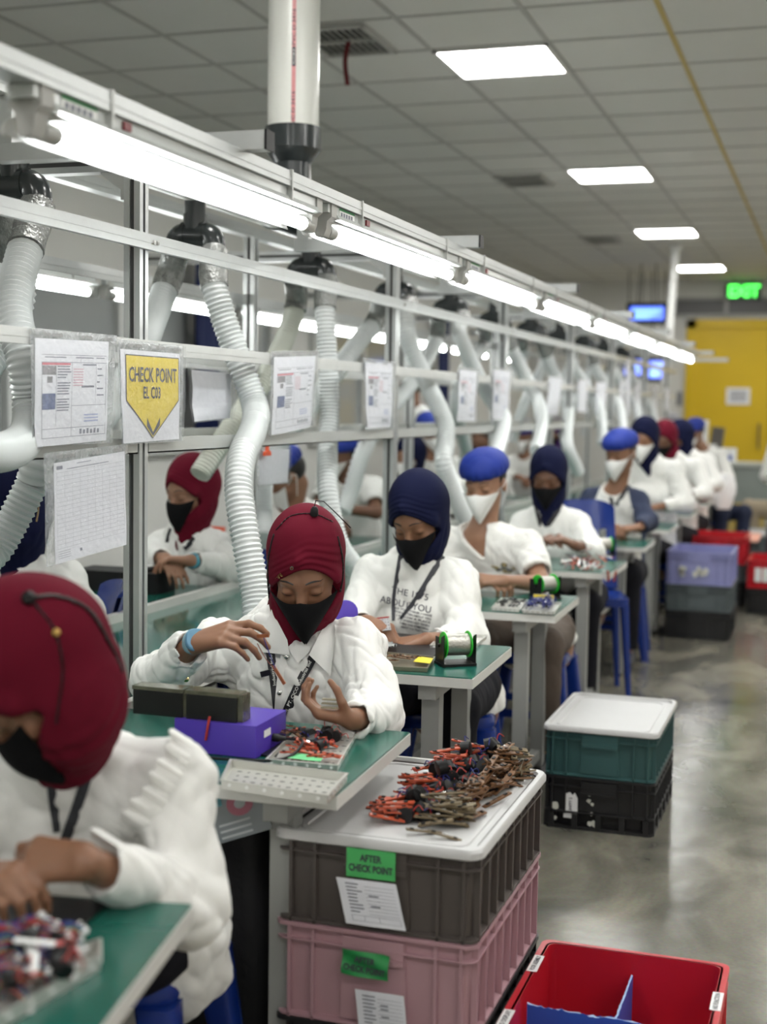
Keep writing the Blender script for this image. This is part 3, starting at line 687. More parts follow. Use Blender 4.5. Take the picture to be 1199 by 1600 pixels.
def lid(x0, y0, z0, w, d, label, m=None):
    m = m or M_lid
    t = thing('crate_lid', label, 'lid', (x0 + w/2, y0 + d/2, z0))
    lp = lambda ww, dd, z, r=.03: [(x, y, z) for x, y in rrect(ww, dd, r, 6)]
    q = MB(); q.loft([lp(w-.012, d-.012, .0), lp(w, d, .004), lp(w, d, .016), lp(w-.008, d-.008, .022), lp(w-.030, d-.030, .022), lp(w-.036, d-.036, .013), lp(w-.07, d-.07, .013)], True, True)
    q.build('panel', m, t, world=False)
    q = MB(); q.loft([lp(w-.075, d-.075, .0131), lp(w-.079, d-.079, .0165), lp(w-.095, d-.095, .0165), lp(w-.099, d-.099, .0131)], False, False); q.build('raised_border', m, t, world=False)
    return t
SX, SY = -1.012, 2.43
SW, SD = .408, .605
crate(SX, SY, 0, SW, SD, .252, C_blk, 'black crate at the bottom of the near stack, under the pink crate', True)
c_pink = crate(SX, SY, .252, SW, SD, .192, C_pink, 'dusty pink crate under the brown crate in the near stack')
c_brn = crate(SX + .002, SY, .4445, SW, SD, .176, C_brown, 'dark brown crate with green tag near the middle bottom, under the white lid')
lid_main = lid(SX - .005, SY - .006, .606, SW + .012, SD + .018, 'white crate lid covered by the heap of circuit strips'); LZ = .606 + .013
g = atZ(1020, 1310, 0)
crate(-.925, 4.63, 0, .385, .57, .185, C_blk, 'black crate with a white sticker on the floor, under the teal crate', True)
crate(-.925, 4.63, .1855, .385, .57, .165, C_teal, 'teal green crate with a white lid on the black crate')
lid(-.932, 4.625, .340, .398, .585, 'clean white lid on top of the teal green crate')
# red reject crate with blue dividers
RX, RY = -.590, 2.42
c_red = crate(RX, RY, 0, .412, .585, .25, C_red, 'open red crate with blue dividers at the bottom edge of the picture', True, handle=False)
M_div = mat('blue_corrugated_sheet', (.02, .10, .50), .45, noise=.08, nscale=60, stretch=(60, 60, 1))
def torn(p0, p1, z0, z1, name, label, seed):
    rs = np.random.RandomState(seed); p0 = np.array(p0); p1 = np.array(p1); n = 50; P = []; nn = nrm(np.cross(p1 - p0, (0, 0, 1))) * .002
    tops = z1 + .004 * np.cumsum(rs.randn(n + 1)) * .35; tops = np.clip(tops, z1 - .008, z1 + .006)
    q = MB()
    for s in (1, -1):
        G = [[*(p0 + (p1 - p0) * i / n + nn * s)] for i in range(n + 1)]
        rows = [[(g[0], g[1], z0) for g in G], [(g[0], g[1], tops[i] + rs.randn() * .0012) for i, g in enumerate(G)]]
        q.sheet(rows if s > 0 else [r[::-1] for r in rows])
    a = [(p0 + (p1 - p0) * i / n) for i in range(n + 1)]
    q.sheet([[tuple(np.array([*(a[i] + nn)[:2], tops[i] - .001])) for i in range(n + 1)], [tuple(np.array([*(a[i] - nn)[:2], tops[i] + .001 * rs.randn()])) for i in range(n + 1)]], 1)
    return tag(q.build(name, [M_div, mat('torn_edge_pale', (.35, .48, .72), .7)]), label, 'divider')
torn((RX + .026, 2.715, 0), (RX + .386, 2.715, 0), .07, .222, 'divider_sheet', 'blue corrugated divider across the width of the red crate', 1)
torn((RX + .205, 2.719, 0), (RX + .205, 2.975, 0), .07, .215, 'divider_sheet', 'blue corrugated divider running to the back wall of the red crate', 2)
torn((RX + .205, 2.455, 0), (RX + .205, 2.711, 0), .07, .215, 'divider_sheet', 'blue corrugated divider in the front half of the red crate', 3)
def rim_label(x, y, body, par):
    q = MB(); q.b2((x - .011, y - .045, .2502), (x + .011, y + .045, .2510)); o = q.build('rim_sticker', M_paperw, par)
    q = MB(); v_, f_ = text_mesh(body, .014, (x, y, .2511), (0, 1, 0), (-1, 0, 0), .078, .0002, .0004); q.add(v_, f_); q.build('sticker_lettering', M_ink, o)
rim_label(RX + .012, 2.86, 'POOR ASSEMBLY', c_red); rim_label(RX + .400, 2.80, 'NO FUNCTION', c_red); rim_label(RX + .012, 2.57, 'NO DISPLAY', c_red)
# tags and papers on the near stack
def card(o, ex, ey, w, h, name, m, par, bend=0., shear=0., lift=.002, n=10):
    ex = nrm(ex); ey = nrm(ey); nn = np.cross(ex, ey); o = np.array(o, float); P = []
    for j in range(n + 1):
        v = j / n; P.append([o + ex * (w * (i / n - .5) + shear * (v - .5)) + ey * h * (v - .5) + nn * (lift + bend * math.sin(i / n * 5 + v * 7)) for i in range(n + 1)])
    q = MB(); q.sheet(P); B = [[p - nn * .0006 for p in r[::-1]] for r in P]; q.sheet(B); return q.build(name, m, par)
M_gtag = mat('green_tag', (.07, .42, .12), .5, noise=.05, nscale=20)
M_gtag2 = mat('green_tag_dark', (.025, .27, .075), .3)
ex, ez = (1, 0, 0), (0, 0, 1); yf = SY - .009
def green_tag(u, v, w, h, par, label, mm, bend, rot, size):
    p = atY(u, v, yf); ex_ = V(math.cos(rot), 0, math.sin(rot)); ez_ = V(-math.sin(rot), 0, math.cos(rot))
    o = card(p, ex_, ez_, w, h, 'paper_tag', mm, None, bend); tag(o, label, 'tag')
    q = MB()
    for k, (tx, ww) in enumerate((('AFTER', .45 * w), ('CHECK POINT', .90 * w))):
        v_, f_ = text_mesh(tx, size, p + ez_ * (h * (.18 - .36 * k)) , ex_, ez_, ww, .003 + abs(bend), .0006); q.add(v_, f_)
    q.build('tag_lettering', M_ink, o)
    return o
green_tag(580, 1350, .098, .056, None, 'flat green after check point tag on the brown crate', M_gtag, .0005, 0, .019)
green_tag(571, 1507, .094, .050, None, 'wrinkled green after check point tag on the pink crate', M_gtag2, .0035, -.05, .017)
def form(o, ex_, ez_, w, h, label, shear, seed, name='printed_form'):
    o_ = card(o, ex_, ez_, w, h, name, M_paper, None, .0006, shear, .0015); tag(o_, label, 'paper')
    rs = np.random.RandomState(seed); q = MB(); ex_ = nrm(ex_); ez_ = nrm(ez_); nn = np.cross(ex_, ez_); L = lambda a, b, z, t, mi=0: q.add([np.array(o) + ex_ * (x * w + shear * (zz)) + ez_ * zz * h + nn * .0030 for x, zz in ((a, z - t), (b, z - t), (b, z + t), (a, z + t))], [(0, 1, 2, 3)], mi)
    for i in range(9):
        z = .40 - .075 * i; L(-.36, -.36 + .15 + .12 * rs.rand(), z, .012); L(-.05, .45, z - .03, .003)
        if rs.rand() < .35: L(.0, .16, z, .014)
    for a in (-.36, -.15, .1, .45): L(a - .003, a + .003, -.34, .06)
    L(-.36, .45, -.28, .003); L(-.36, .45, -.40, .003)
    q.build('form_lines', M_inkl, o_); return o_
p = atY(580, 1412, yf); form(p, ex, (.0, 0, 1), .120, .088, 'white printed form stuck below the green tag on the brown crate', -.022, 3)
p = atY(597, 1590, yf); form(p, ex, (0, 0, 1), .098, .098, 'grey printed form stuck on the pink crate below its wrinkled tag', -.012, 4)
# stickers on the floor stack
bk = [o for o in SC.objects if o.get('label', '').startswith('black crate with a white sticker')][0]
p = atY(892, 1258, 4.638); q = MB(); poly = [(-.024, -.045), (.024, -.045), (.024, .025), (.014, .045), (.006, .036), (-.004, .046), (-.014, .040), (-.022, .046)]
q.prism(poly, p, (1, 0, 0), (0, 0, 1), .001); st = q.build('torn_sticker', M_paperw, bk)
q = MB(); v_, f_ = text_mesh('CAVITY 2', .014, p + V(0, -.0022, 0), (0, 0, 1), (-1, 0, 0), .055, .0002, .0004); q.add(v_, f_); q.build('sticker_lettering', M_ink, st)
rs = np.random.RandomState(5)
for (u, v, s) in ((868, 1259, .016), (867, 1277, .009), (922, 1242, .007), (921, 1252, .008), (926, 1257, .006), (924, 1272, .007), (930, 1287, .013), (921, 1287, .010)):
    q = MB(); c = atY(u, v, 4.638); n = 9; q.prism([(s * (.6 + .6 * rs.rand()) * math.cos(2*PI*i/n), s * (.6 + .6 * rs.rand()) * math.sin(2*PI*i/n)) for i in range(n)], c, (1, 0, 0), (0, 0, 1), .0008); q.build('sticker_remnant', mat('sticker_remnant', (.60, .60, .54), .7), bk)
# far crates in the aisle
crate(-1.012, 8.84, 0, .412, .57, .18, C_blk, 'black crate at the bottom of the lavender stack')
crate(-1.012, 8.84, .1805, .412, .57, .165, C_slate, 'slate grey crate in the middle of the lavender stack')
c_lav = crate(-1.012, 8.84, .346, .412, .57, .21, C_lav, 'empty lavender crate on top of the slate grey crate')
rs = np.random.RandomState(8)
for (x, z, s) in ((-.10, .10, .022), (-.10, .075, .02), (.0, .095, .02), (.02, .085, .02), (-.02, .07, .016), (.045, .09, .018)):
    q = MB(); n = 10; q.prism([(s * (.6 + .7 * rs.rand()) * math.cos(2*PI*i/n), 1.3 * s * (.6 + .7 * rs.rand()) * math.sin(2*PI*i/n)) for i in range(n)], (x - .806, 8.832, .346 + z), (1, 0, 0), (0, 0, 1), .0008); q.build('sticker_remnant', mat('sticker_remnant', (.6, .6, .54)), c_lav)
a = atZ(1150, 958, 0); y = a[1]; x = -.585
crate(x, y, 0, .412, .57, .185, C_blk, 'black crate under the red crate with two white labels, right edge'); c_r2 = crate(x, y, .186, .412, .57, .20, C_red, 'red crate with two white labels standing on a black crate at the right edge')
q = MB()
for xx in (.055, .11): q.b2((x + xx, y - .002, .235), (x + xx + .045, y + .006, .335))
q.build('white_labels', M_paperw, c_r2)
crate(x + .09, y + .62, 0, .412, .57, .19, C_blk, 'black crate beneath the plum crate at the right edge'); crate(x + .09, y + .62, .1905, .412, .57, .17, C_slate, 'slate crate beneath the plum crate at the right edge'); crate(x + .09, y + .62, .361, .412, .57, .21, C_plum, 'dark plum crate at the top of the right edge stack')
crate(-1.03, y + .35, 0, .412, .57, .18, C_blk, 'black crate below the red crate behind the lavender stack'); crate(-1.03, y + .35, .1805, .412, .57, .13, C_slate, 'slate crate below the red crate behind the lavender stack'); crate(-1.03, y + .35, .311, .412, .57, .20, C_red, 'open red crate just behind the lavender stack')
crate(-1.05, y + 1.35, 0, .46, .62, .20, C_blk, 'black crate below the grey crate with the peach lid'); crate(-1.05, y + 1.35, .2005, .46, .62, .20, C_slate, 'grey crate under the peach lid'); lid(-1.055, y + 1.345, .392, .47, .63, 'peach coloured lid on a grey crate far down the aisle', C_peach)
crate(-.80, y + 2.6, 0, .50, .62, .22, C_slate, 'grey crate under the far white lid'); crate(-.80, y + 2.6, .2205, .50, .62, .12, C_slate, 'shallow grey crate under the far white lid'); lid(-.805, y + 2.595, .333, .51, .63, 'far white lid on a grey crate near the khaki trousers')
# grey supply table at the end of the aisle
t = thing('supply_table', 'grey green table across the end of the aisle in front of the yellow door', 'table', (-.9, 16.4, 0))
q = MB(); q.b2((-2.0, 16.2, .82), (.5, 16.8, .86)); q.build('table_top', mat('supply_top', (.45, .48, .45), .4), t)
q = MB(); q.b2((-1.98, 16.22, .40), (.48, 16.24, .82)); q.build('front_panel', mat('supply_panel', (.22, .25, .235), .5, noise=.15, nscale=6), t)
for xx in (-1.95, -.75, .44): q = MB(); q.b2((xx, 16.25, 0), (xx + .04, 16.29, .82)); q.build('leg', M_grey, t)
for u, v, w, h, m, lab in ((1105, 690, .22, .20, M_white, 'white box with blue label on the supply table, left'), (1133, 694, .26, .16, M_white, 'white box with blue label on the supply table, right')):
    p = atY(u, v, 16.4); t = thing('white_box', lab, 'box', (p[0], 16.45, .8605)); q = MB(); q.rbox((0, 0, h/2), (w, .2, h), .015); q.build('body', m, t, world=False)
    q = MB(); q.b2((-w*.36, -.1015, h*.15), (w*.36, -.1005, h*.5)); q.build('blue_label', mat('label_blue', (.06, .12, .42), .5), t, world=False)
p = atY(1090, 650, 16.4); t = thing('monitor_arm_box', 'white and dark equipment case standing behind the far blue cap worker', 'equipment', (p[0], 16.5, .8605)); q = MB(); q.rbox((0, 0, .24), (.24, .16, .48), .02); q.build('white_body', M_white, t, world=False); q = MB(); q.box((.22, 0, .20), (.14, .14, .40), roty(.12)); q.build('dark_flap', mat('dark_flap', (.10, .09, .08), .5), t, world=False)
# ================================================================== CHAIRS
def chair(x, y, rot, label):
    t = thing('plastic_chair', label, 'chair', (x, y, 0), rot, 'blue plastic chairs')
    q = MB(); n = 8; P = []
    for j in range(n + 1):
        v = j / n; P.append([(-.20 + .40 * i / n, -.20 + .40 * v, .43 - .012 * math.sin(PI * i / n) * math.sin(PI * v)) for i in range(n + 1)])
    q.sheet(P); q.sheet([[(a, b, c - .014) for a, b, c in r[::-1]] for r in P])
    lp = [(x_, y_) for x_, y_ in rrect(.42, .42, .05, 5)]; q.loft([[(a, b, .40) for a, b in lp], [(a, b, .434) for a, b in lp], [(a*.94, b*.94, .434) for a, b in lp], [(a*.94, b*.94, .40) for a, b in lp]], False, False)
    q.build('seat', M_chair, t, world=False)
    # back: curved shell with slots
    q = MB(); n = 16
    def bp(s, z): return V(.20 * s * (1 - .10 * (z - .43) / .4), .19 + .05 * (1 - s * s) + .12 * (z - .43) / .4, z)
    for z0, z1, s0, s1 in ((.70, .83, -1, 1), (.44, .70, -1, -.72), (.44, .70, .72, 1), (.50, .70, -.5, -.2), (.50, .70, -.12, .12), (.50, .70, .2, .5), (.44, .50, -.75, .75)):
        rows = [[bp(s0 + (s1 - s0) * i / n, z0 + (z1 - z0) * j / 4 - (.03 * (s0 + (s1 - s0) * i / n) ** 4 if z0 == .70 and j == 4 else 0)) for i in range(n + 1)] for j in range(5)]
        q.sheet(rows); q.sheet([[p + V(0, .016, 0) for p in r[::-1]] for r in rows])
        for rr in (rows[0], rows[-1]): q.sheet([rr, [p + V(0, .016, 0) for p in rr]]); q.sheet([[p + V(0, .016, 0) for p in rr], rr])
    q.build('backrest', M_chair, t, world=False)
    for sx in (-1, 1):
        for sy in (-1, 1):
            q = MB(); q.loft([[(sx*.215 + a*.03, sy*.215 + b_*.03, 0) for a, b_ in rrect(1, 1, .3, 3)], [(sx*.18 + a*.05, sy*.18 + b_*.05, .41) for a, b_ in rrect(1, 1, .3, 3)]]); q.build('leg', M_chair, t, world=False)
    return t

def stool(x, y, rot, label):
    t = thing('plastic_stool', label, 'stool', (x, y, 0), rot, 'blue plastic stools')
    q = MB(); lp = lambda k, z, r=.06: [(a, b, z) for a, b in rrect(.32 * k, .32 * k, r * k, 5)]
    q.loft([lp(1.03, .39), lp(1.06, .405), lp(1.02, .432), lp(.94, .437), lp(.90, .432)]); q.build('seat', M_chair, t, world=False)
    for sx in (-1, 1):
        for sy in (-1, 1):
            q = MB(); q.loft([[(sx*.19 + a*.045, sy*.19 + b*.045, 0) for a, b in rrect(1, 1, .25, 3)], [(sx*.135 + a*.075, sy*.135 + b*.075, .392) for a, b in rrect(1, 1, .25, 3)]]); q.build('leg', M_chair, t, world=False)
    for s in (-1, 1): q = MB(); q.b2((-.135, s*.165 - .008, .17), (.135, s*.165 + .008, .20)); q.build('brace', M_chair, t, world=False)
    return t
# ================================================================== PEOPLE
def rays_hit(fn, u, v, y, back=.40, rng=.75, n=160):
    """point where the line of sight through a photo pixel meets a garment near depth y"""
    p = atY(u, v, y); d = nrm(p - CAM); return march(fn, p - d * back, d, rng, n)
def ribbon(q, fn, pts, y, w, lift=.003, n=24, mi=0, rows=2):
    """band lying on a garment, following photo points"""
    us, _ = spline([(a, b, 0) for a, b in pts], n)
    P = np.array([rays_hit(fn, a, b, y) for a, b, _ in us]); 
    for _ in range(2): P[1:-1] = (P[:-2] + 2 * P[1:-1] + P[2:]) / 4
    T = np.gradient(P, axis=0); G = []
    for p, t in zip(P, T):
        vd = nrm(CAM - p); s = nrm(np.cross(t, vd)); G.append([p + vd * lift + s * w / 2, p + vd * (lift + .001), p + vd * lift - s * w / 2])
    q.sheet(G, mi); q.sheet([[x - nrm(CAM - x) * .0015 for x in r[::-1]] for r in G], mi)
    return P
HANDF = ((.028, .086, (.044, .026, .021)), (.0095, .090, (.049, .030, .022)), (-.009, .087, (.045, .028, .022)), (-.026, .080, (.035, .021, .019)))
def hand_segments(W, d, n, right, curls, thumb, sc, spread=.10):
    d = nrm(d); n = nrm(np.array(n, float) - d * np.dot(n, d)); s = np.cross(d, n) * (1 if right else -1); R = []
    for i, (off, kl, ph) in enumerate(HANDF):
        k = W + (d * kl + s * off) * sc
        R.append((W + (d * .012 + s * off * .55) * sc, k, .0165 * sc, .0125 * sc, 'palm'))
        a = 0; p = k; r0 = (.0092, .0094, .009, .0078)[i] * sc; sp = spread * (.028 - 0) * 0 + (off / .03) * spread
        for j, L in enumerate(ph):
            a += math.radians(curls[i][j]); dd = nrm(d * math.cos(a) + n * math.sin(a) + s * sp * math.cos(a)); e = p + dd * L * sc
            R.append((p, e, r0 * (1 - .10 * j), r0 * (.90 - .10 * j), 'f%d' % i)); p = e
    b = W + (d * .016 + s * .018 + n * .008) * sc; t = thumb
    m1 = b + nrm(d * t[0] + s * t[1] + n * t[2]) * .042 * sc; m2 = m1 + nrm(d * t[3] + s * t[4] + n * t[5]) * .033 * sc; m3 = m2 + nrm(d * t[6] + s * t[7] + n * t[8]) * .026 * sc
    R += [(b, m1, .0155 * sc, .0115 * sc, 't'), (m1, m2, .0108 * sc, .0095 * sc, 't'), (m2, m3, .0096 * sc, .0078 * sc, 't')]
    return R
TH = (.7, .6, .4, .85, .25, .45, .9, .0, .4)
CURL_HOLD = ((35, 45, 25), (42, 50, 28), (48, 52, 30), (52, 52, 30))
CURL_SOFT = ((18, 28, 18), (24, 32, 20), (28, 34, 20), (32, 34, 20))
CURL_PINCH = ((48, 38, 22), (40, 36, 22), (34, 34, 20), (28, 32, 20))
class Person: pass
def person(label, head, yaw, pitch, roll, sh, el, wr, hands, hip, cover='hijab', cm=None, mask='black', skin=None, shirt=None, sleeve='long', h=.006, seed=1, group=None, pants=None, hs=1., legs='sit', neck='round', loose=1., female=True, lean=0., knee_dir=None, fold=.0055, sleeve_m=None, cuff=.93, shd=.042, shk=.86, hem=.10, drape=.055, hh=None, spread=.10, skew=0.):
    skin = skin or M_skin; shirt_m = shirt or M_cloth; cm = cm or M_navy; pants = pants or M_trouser
    o = Person(); H = np.array(head, float); ya, pi, ro = [math.radians(a) for a in (yaw, pitch, roll)]
    f0 = V(math.sin(ya), -math.cos(ya), 0); Z = V(0, 0, 1)
    f = math.cos(pi) * f0 - math.sin(pi) * Z; u = math.cos(pi) * Z + math.sin(pi) * f0; x = np.cross(u, f)
    x, u = x * math.cos(ro) + u * math.sin(ro), u * math.cos(ro) - x * math.sin(ro)
    M = np.stack([x, f, u], 1).astype(np.float32); H32 = H.astype(np.float32)
    loc = lambda P: (P - H32) @ M / hs
    wor = lambda p: H + (M @ np.array(p, float)) * hs
    o.wor = wor; o.f = f; o.u = u; o.x = x
    sh = [np.array(a, float) for a in sh]; _m = (sh[0] + sh[1]) / 2; sh = [_m + (a - _m) * shk - V(0, 0, shd) for a in sh]; el = [np.array(a, float) for a in el]; wr = [np.array(a, float) for a in wr]; hip = np.array(hip, float)
    mid = (sh[0] + sh[1]) / 2; tu = nrm(mid - hip); tx = sh[1] - sh[0]; tx = nrm(tx - tu * np.dot(tx, tu)); tf = np.cross(tx, tu)
    TM = np.stack([tx, tf, tu], 1).astype(np.float32); hip32 = hip.astype(np.float32); SL = np.linalg.norm(mid - hip)
    o.tx, o.tf, o.tu, o.mid = tx, tf, tu, mid
    DEP = .66
    neckb = mid + tu * .035 + tf * .0
    # -------- body parts as distance fields
    def torso(P, g):
        q = (P - hip32) @ TM; q = q * np.array([1, 1 / DEP, 1], np.float32)
        d = S_rc(q, (0, 0, -.06), (0, 0, SL * .5), .165 * loose + g, .148 + g) * .82
        d = smin(d, S_rc(q, (0, 0, SL * .5), (0, 0, SL * .80), .150 + g, .128 + g) * .82, .06)
        if female: d = smin(d, S_ell((P - hip32) @ TM, (0, .075, SL * .68), (.13, .06, .085)) - g, .05)
        d = smin(d, S_rc(P, sh[0], sh[1], .050 + g, .050 + g), .08); return smin(d, S_rc(P, mid + tu * .02 - tf * .01, neckb + tu * .02, .075 + g, .058 + g), .07)
    def headf(P):
        q = loc(P)
        d = S_ell(q, (0, -.012, .03), (.077, .095, .093))
        d = smin(d, S_ell(q, (0, .030, -.035), (.060, .062, .082)), .035)
        ax = np.abs(q[:, 0:1]); qs = np.concatenate([ax, q[:, 1:]], 1)
        d = smin(d, S_rc(qs, (.012, .082, .012), (.038, .074, .014), .012, .010), .018)
        d = smax(d, -S_ell(qs, (.033, .101, -.012), (.022, .014, .016)), .014)
        d = smin(d, S_ell(qs, (.0325, .076, -.010), (.017, .0145, .0125)), .005)
        d = smin(d, S_rc(q, (0, .084, .002), (0, .104, -.034), .008, .0125), .014)
        d = smin(d, S_ell(qs, (.042, .062, -.045), (.022, .02, .018)), .02)
        d = smin(d, S_ell(q, (0, .088, -.068), (.024, .012, .012)), .012)
        if cover in ('cap', 'hair'): d = smin(d, S_ell(qs, (.080, -.008, -.018), (.010, .020, .032)), .008)
        return d * hs
    nk = wor((0, -.018, -.07))
    segs = []
    for i in (0, 1):
        hd = hands[i]
        segs.append(hand_segments(wr[i], hd[0], hd[1], i == 0, hd[2], hd[3] if len(hd) > 3 else TH, (.94 if female else 1.02) * (hd[4] if len(hd) > 4 else 1.), hd[5] if len(hd) > 5 else .10))
    def handsf(P):
        D = None
        for S in segs:
            pal = None; out = None; cur = {}
            for a, b, ra, rb, k in S:
                d = S_rc(P, a, b, ra, rb)
                if k == 'palm': pal = d if pal is None else smin(pal, d, .012)
                else: cur[k] = d if k not in cur else smin(cur[k], d, .004)
            d = pal
            for k, c in cur.items(): d = smin(d, c, .008 if k != 't' else .014)
            D = d if D is None else np.minimum(D, d)
        return D
    ft = tf * V(1, 1, 0); ft = nrm(ft) if knee_dir is None else nrm(np.array(knee_dir, float))
    side = nrm(np.cross(ft, Z)) * -1
    if np.dot(side, tx) < 0: side = -side
    J = []
    for sgn in (-1, 1):
        hp = hip + side * .09 * sgn + V(0, 0, .0)
        if legs == 'sit': kn = hp + ft * .40 + side * .05 * sgn + V(0, 0, .02); an = V(kn[0], kn[1], .09) - ft * .04
        else: kn = hp + ft * .03 - V(0, 0, .42); an = V(hp[0], hp[1], .09)
        J.append((hp, kn, an))
    def legsf(P, g):
        D = None
        for hp, kn, an in J:
            d = smin(S_rc(P, hp, kn, .078 + g, .055 + g), S_rc(P, kn, an, .052 + g, .036 + g), .03); D = d if D is None else smin(D, d, .03)
        return D
    def arms(P, g, ends=None):
        D = None
        for i in (0, 1):
            d = smin(S_rc(P, sh[i], el[i], .046 + g, .037 + g), S_rc(P, el[i], wr[i], .036 + g, .0235 + g), .02); D = d if D is None else np.minimum(D, d)
        return D
    def bodyf(P):
        d = smin(headf(P), S_rc(P, nk, neckb, .050, .056), .03)
        d = smin(d, torso(P, -.014), .04)
        d = smin(d, arms(P, 0.), .03); d = smin(d, handsf(P), .012)
        return smin(d, legsf(P, -.012), .05)
    fn1 = foldnoise(seed, .10, 4, .28); fn2 = foldnoise(seed + 50, .05, 4, .40)
    def shirtf(P):
        d = torso(P, .010); t_arm = None
        for i in (0, 1):
            if sleeve == 'long' or sleeve == 'raglan':
                end = el[i] + (wr[i] - el[i]) * cuff; a = S_rc(P, sh[i], el[i], .058 * loose, .060 * loose); b = S_rc(P, el[i], end, .056 * loose, .038)
                a = smin(a, b, .03); dr = nrm(wr[i] - el[i]).astype(np.float32); c32 = end.astype(np.float32)
                tt = (P - c32) @ dr; near = S_rc(P, el[i], wr[i] + (wr[i] - el[i]) * .5, .3, .12)
                a = np.where(near < 0, smax(a, tt, .006), a)
                a = np.where((tt > -.035), np.maximum(a, -S_rc(P, el[i], wr[i] + (wr[i]-el[i]), .034, .034)), a)
            else:
                k = .72 if sleeve == 'short' else .98; end = sh[i] + (el[i] - sh[i]) * k; a = S_rc(P, sh[i], end, .066 * loose, .066 * loose)
                dr = nrm(el[i] - sh[i]).astype(np.float32); tt = (P - end.astype(np.float32)) @ dr; a = smax(a, tt, .008)
                a = np.where(tt > -.03, np.maximum(a, -S_rc(P, sh[i], el[i], .052, .050)), a)
            t_arm = a if t_arm is None else np.minimum(t_arm, a)
        d = smin(d, t_arm, .035)
        d = d + fold * (fn1(P) + .5 * fn2(P))
        d = smax(d, -((P - hip32) @ tu.astype(np.float32) + hem), .01)
        q = (P - neckb.astype(np.float32)) @ TM
        if neck == 'v':
            w = S_rc(q * np.array([1, 0, 1], np.float32), (0, 0, .04), (0, 0, -.050), .056, .010); d = np.where(q[:, 1] > -.05, smax(d, -w, .006), d)
            d = smax(d, -S_ell(q, (0, .01, .065), (.062, .066, .07)), .008)
        elif cover == 'hijab': pass
        elif neck == 'collar': d = smax(d, -S_ell(q, (0, .035, .06), (.062, .07, .075)), .008)
        else: d = smax(d, -S_ell(q, (0, .02, .065), (.068, .075, .075)), .008)
        return d
    o.shirtf, o.bodyf, o.headf = shirtf, bodyf, headf
    pts = [H, *sh, *el, *wr, hip, *[j for k in J for j in k]] + [s[1] for S in segs for s in S]
    lo = np.min(pts, 0) - .16; hi = np.max(pts, 0) + .16; lo[2] = max(lo[2], .02)
    vs, fs = surf(bodyf, lo, hi, h)
    root = mesh_obj('person', vs, fs, skin, None, True, None, True, 0, loc=(hip[0], hip[1], 0)); tag(root, label, 'person', group); o.root = root
    vs, fs = surf(shirtf, np.min([*sh, *el, *wr, hip], 0) - .24, np.max([*sh, *el, *wr, hip], 0) + .22, h * (.8 if h < .006 else 1)); mi = None; mats = [shirt_m]
    if sleeve_m is not None:
        P = vs.astype(np.float32); dt = torso(P, .010); q = (P - hip32) @ TM
        arm_side = (np.abs(q[:, 0]) > .115 + .35 * np.clip(SL * .95 - q[:, 2], -.2, .12)); arm_side |= (np.minimum(S_rc(P, sh[0], el[0], .06, .05), S_rc(P, sh[1], el[1], .06, .05)) < .02) & (np.abs(q[:, 0]) > .12)
        mi = arm_side[fs[:, 0]].astype(np.int32); mats = [shirt_m, sleeve_m]
    o.shirt = mesh_obj('shirt', vs, fs, mats, root, True, mi, True, 0)
    # trousers and shoes
    def pantf(P): return smax(smin(legsf(P, .016), S_ell((P - hip32) @ TM, (0, 0, 0), (.17, .125, .10)), .05) + .003 * fn2(P), -(P[:, 2] - .10), .004)
    vs, fs = surf(pantf, np.min([j for k in J for j in k], 0) - .2, np.max([j for k in J for j in k], 0) + .2, max(h, .010)); mesh_obj('trousers', vs, fs, pants, root, True, None, True, 0)
    for hp, kn, an in J:
        q = MB(); c = V(an[0], an[1], 0); s_ = np.cross(ft, Z); prof = [(-.07, .030, .075), (-.04, .038, .085), (.03, .040, .075), (.10, .044, .055), (.15, .040, .045), (.175, .022, .030)]
        q.loft([[c + ft * a + s_ * w * math.cos(t) + Z * (max(hh * (.5 + .62 * math.sin(t)), .002)) for t in np.linspace(0, 2*PI, 14, endpoint=False)] for a, w, hh in prof]); q.build('shoe', M_black, root)
    # head wear
    if cover == 'hijab':
        nb = [float(c) for c in ((neckb - H) @ M / hs)]
        fr_ = (neckb + tf * (.03 + drape * .8) - tu * drape - H) @ M / hs
        n_fold = foldnoise(seed + 9, .05, 4, .25)
        def hijabf(P):
            q = loc(P)
            d = S_ell(q, (0, -.026, .032), (.0945, .115, .112))
            d = smin(d, S_ell(q, (0, -.075, -.0), (.07, .065, .075)), .04)
            d = smin(d, S_ell(q, (0, .010, -.045), (.080, .083, .10)), .035)
            brow = S_rc(np.concatenate([np.abs(q[:, :1]), q[:, 1:]], 1), (0, .078, .072), (.074, .042, .0), .010, .009)
            d = smin(d, brow, .03)
            d = smin(d, S_rc(q, (0, -.02, -.07), nb, .074, .070), .045)
            d = smin(d, S_rc(q, (0, .03, -.10), fr_, .055, .020), .05)
            ox = (q[:, 0] - skew * np.clip(q[:, 2] + .045, 0, 1)) / (.081 * (1 - np.clip((-.045 - q[:, 2]) / .10, 0, .9))); oz = (q[:, 2] + .045) / np.where(q[:, 2] > -.045, .099, .085)
            rad = np.where(oz > 0, (np.abs(ox) ** 1.65 + np.abs(oz) ** 1.65 + 1e-6) ** .606, np.sqrt(ox * ox + oz * oz))
            d = d + np.where((q[:, 1] > .0), .0019 * np.sin((rad - 1) * 52) * np.clip(1.0 - (rad - 1) * 1.35, 0, 1) * np.clip((q[:, 2] - .0) * 22, 0, 1), 0)
            lowr = np.clip((-.02 - q[:, 2]) * 14, 0, 1); d = d + .004 * n_fold(P) * lowr
            tube = (rad - 1) * .065
            d = np.where(q[:, 1] > -.01, smax(d, -np.maximum(tube, -(q[:, 1] - .025)), .007), d)
            return d * hs
        o.hijabf = hijabf
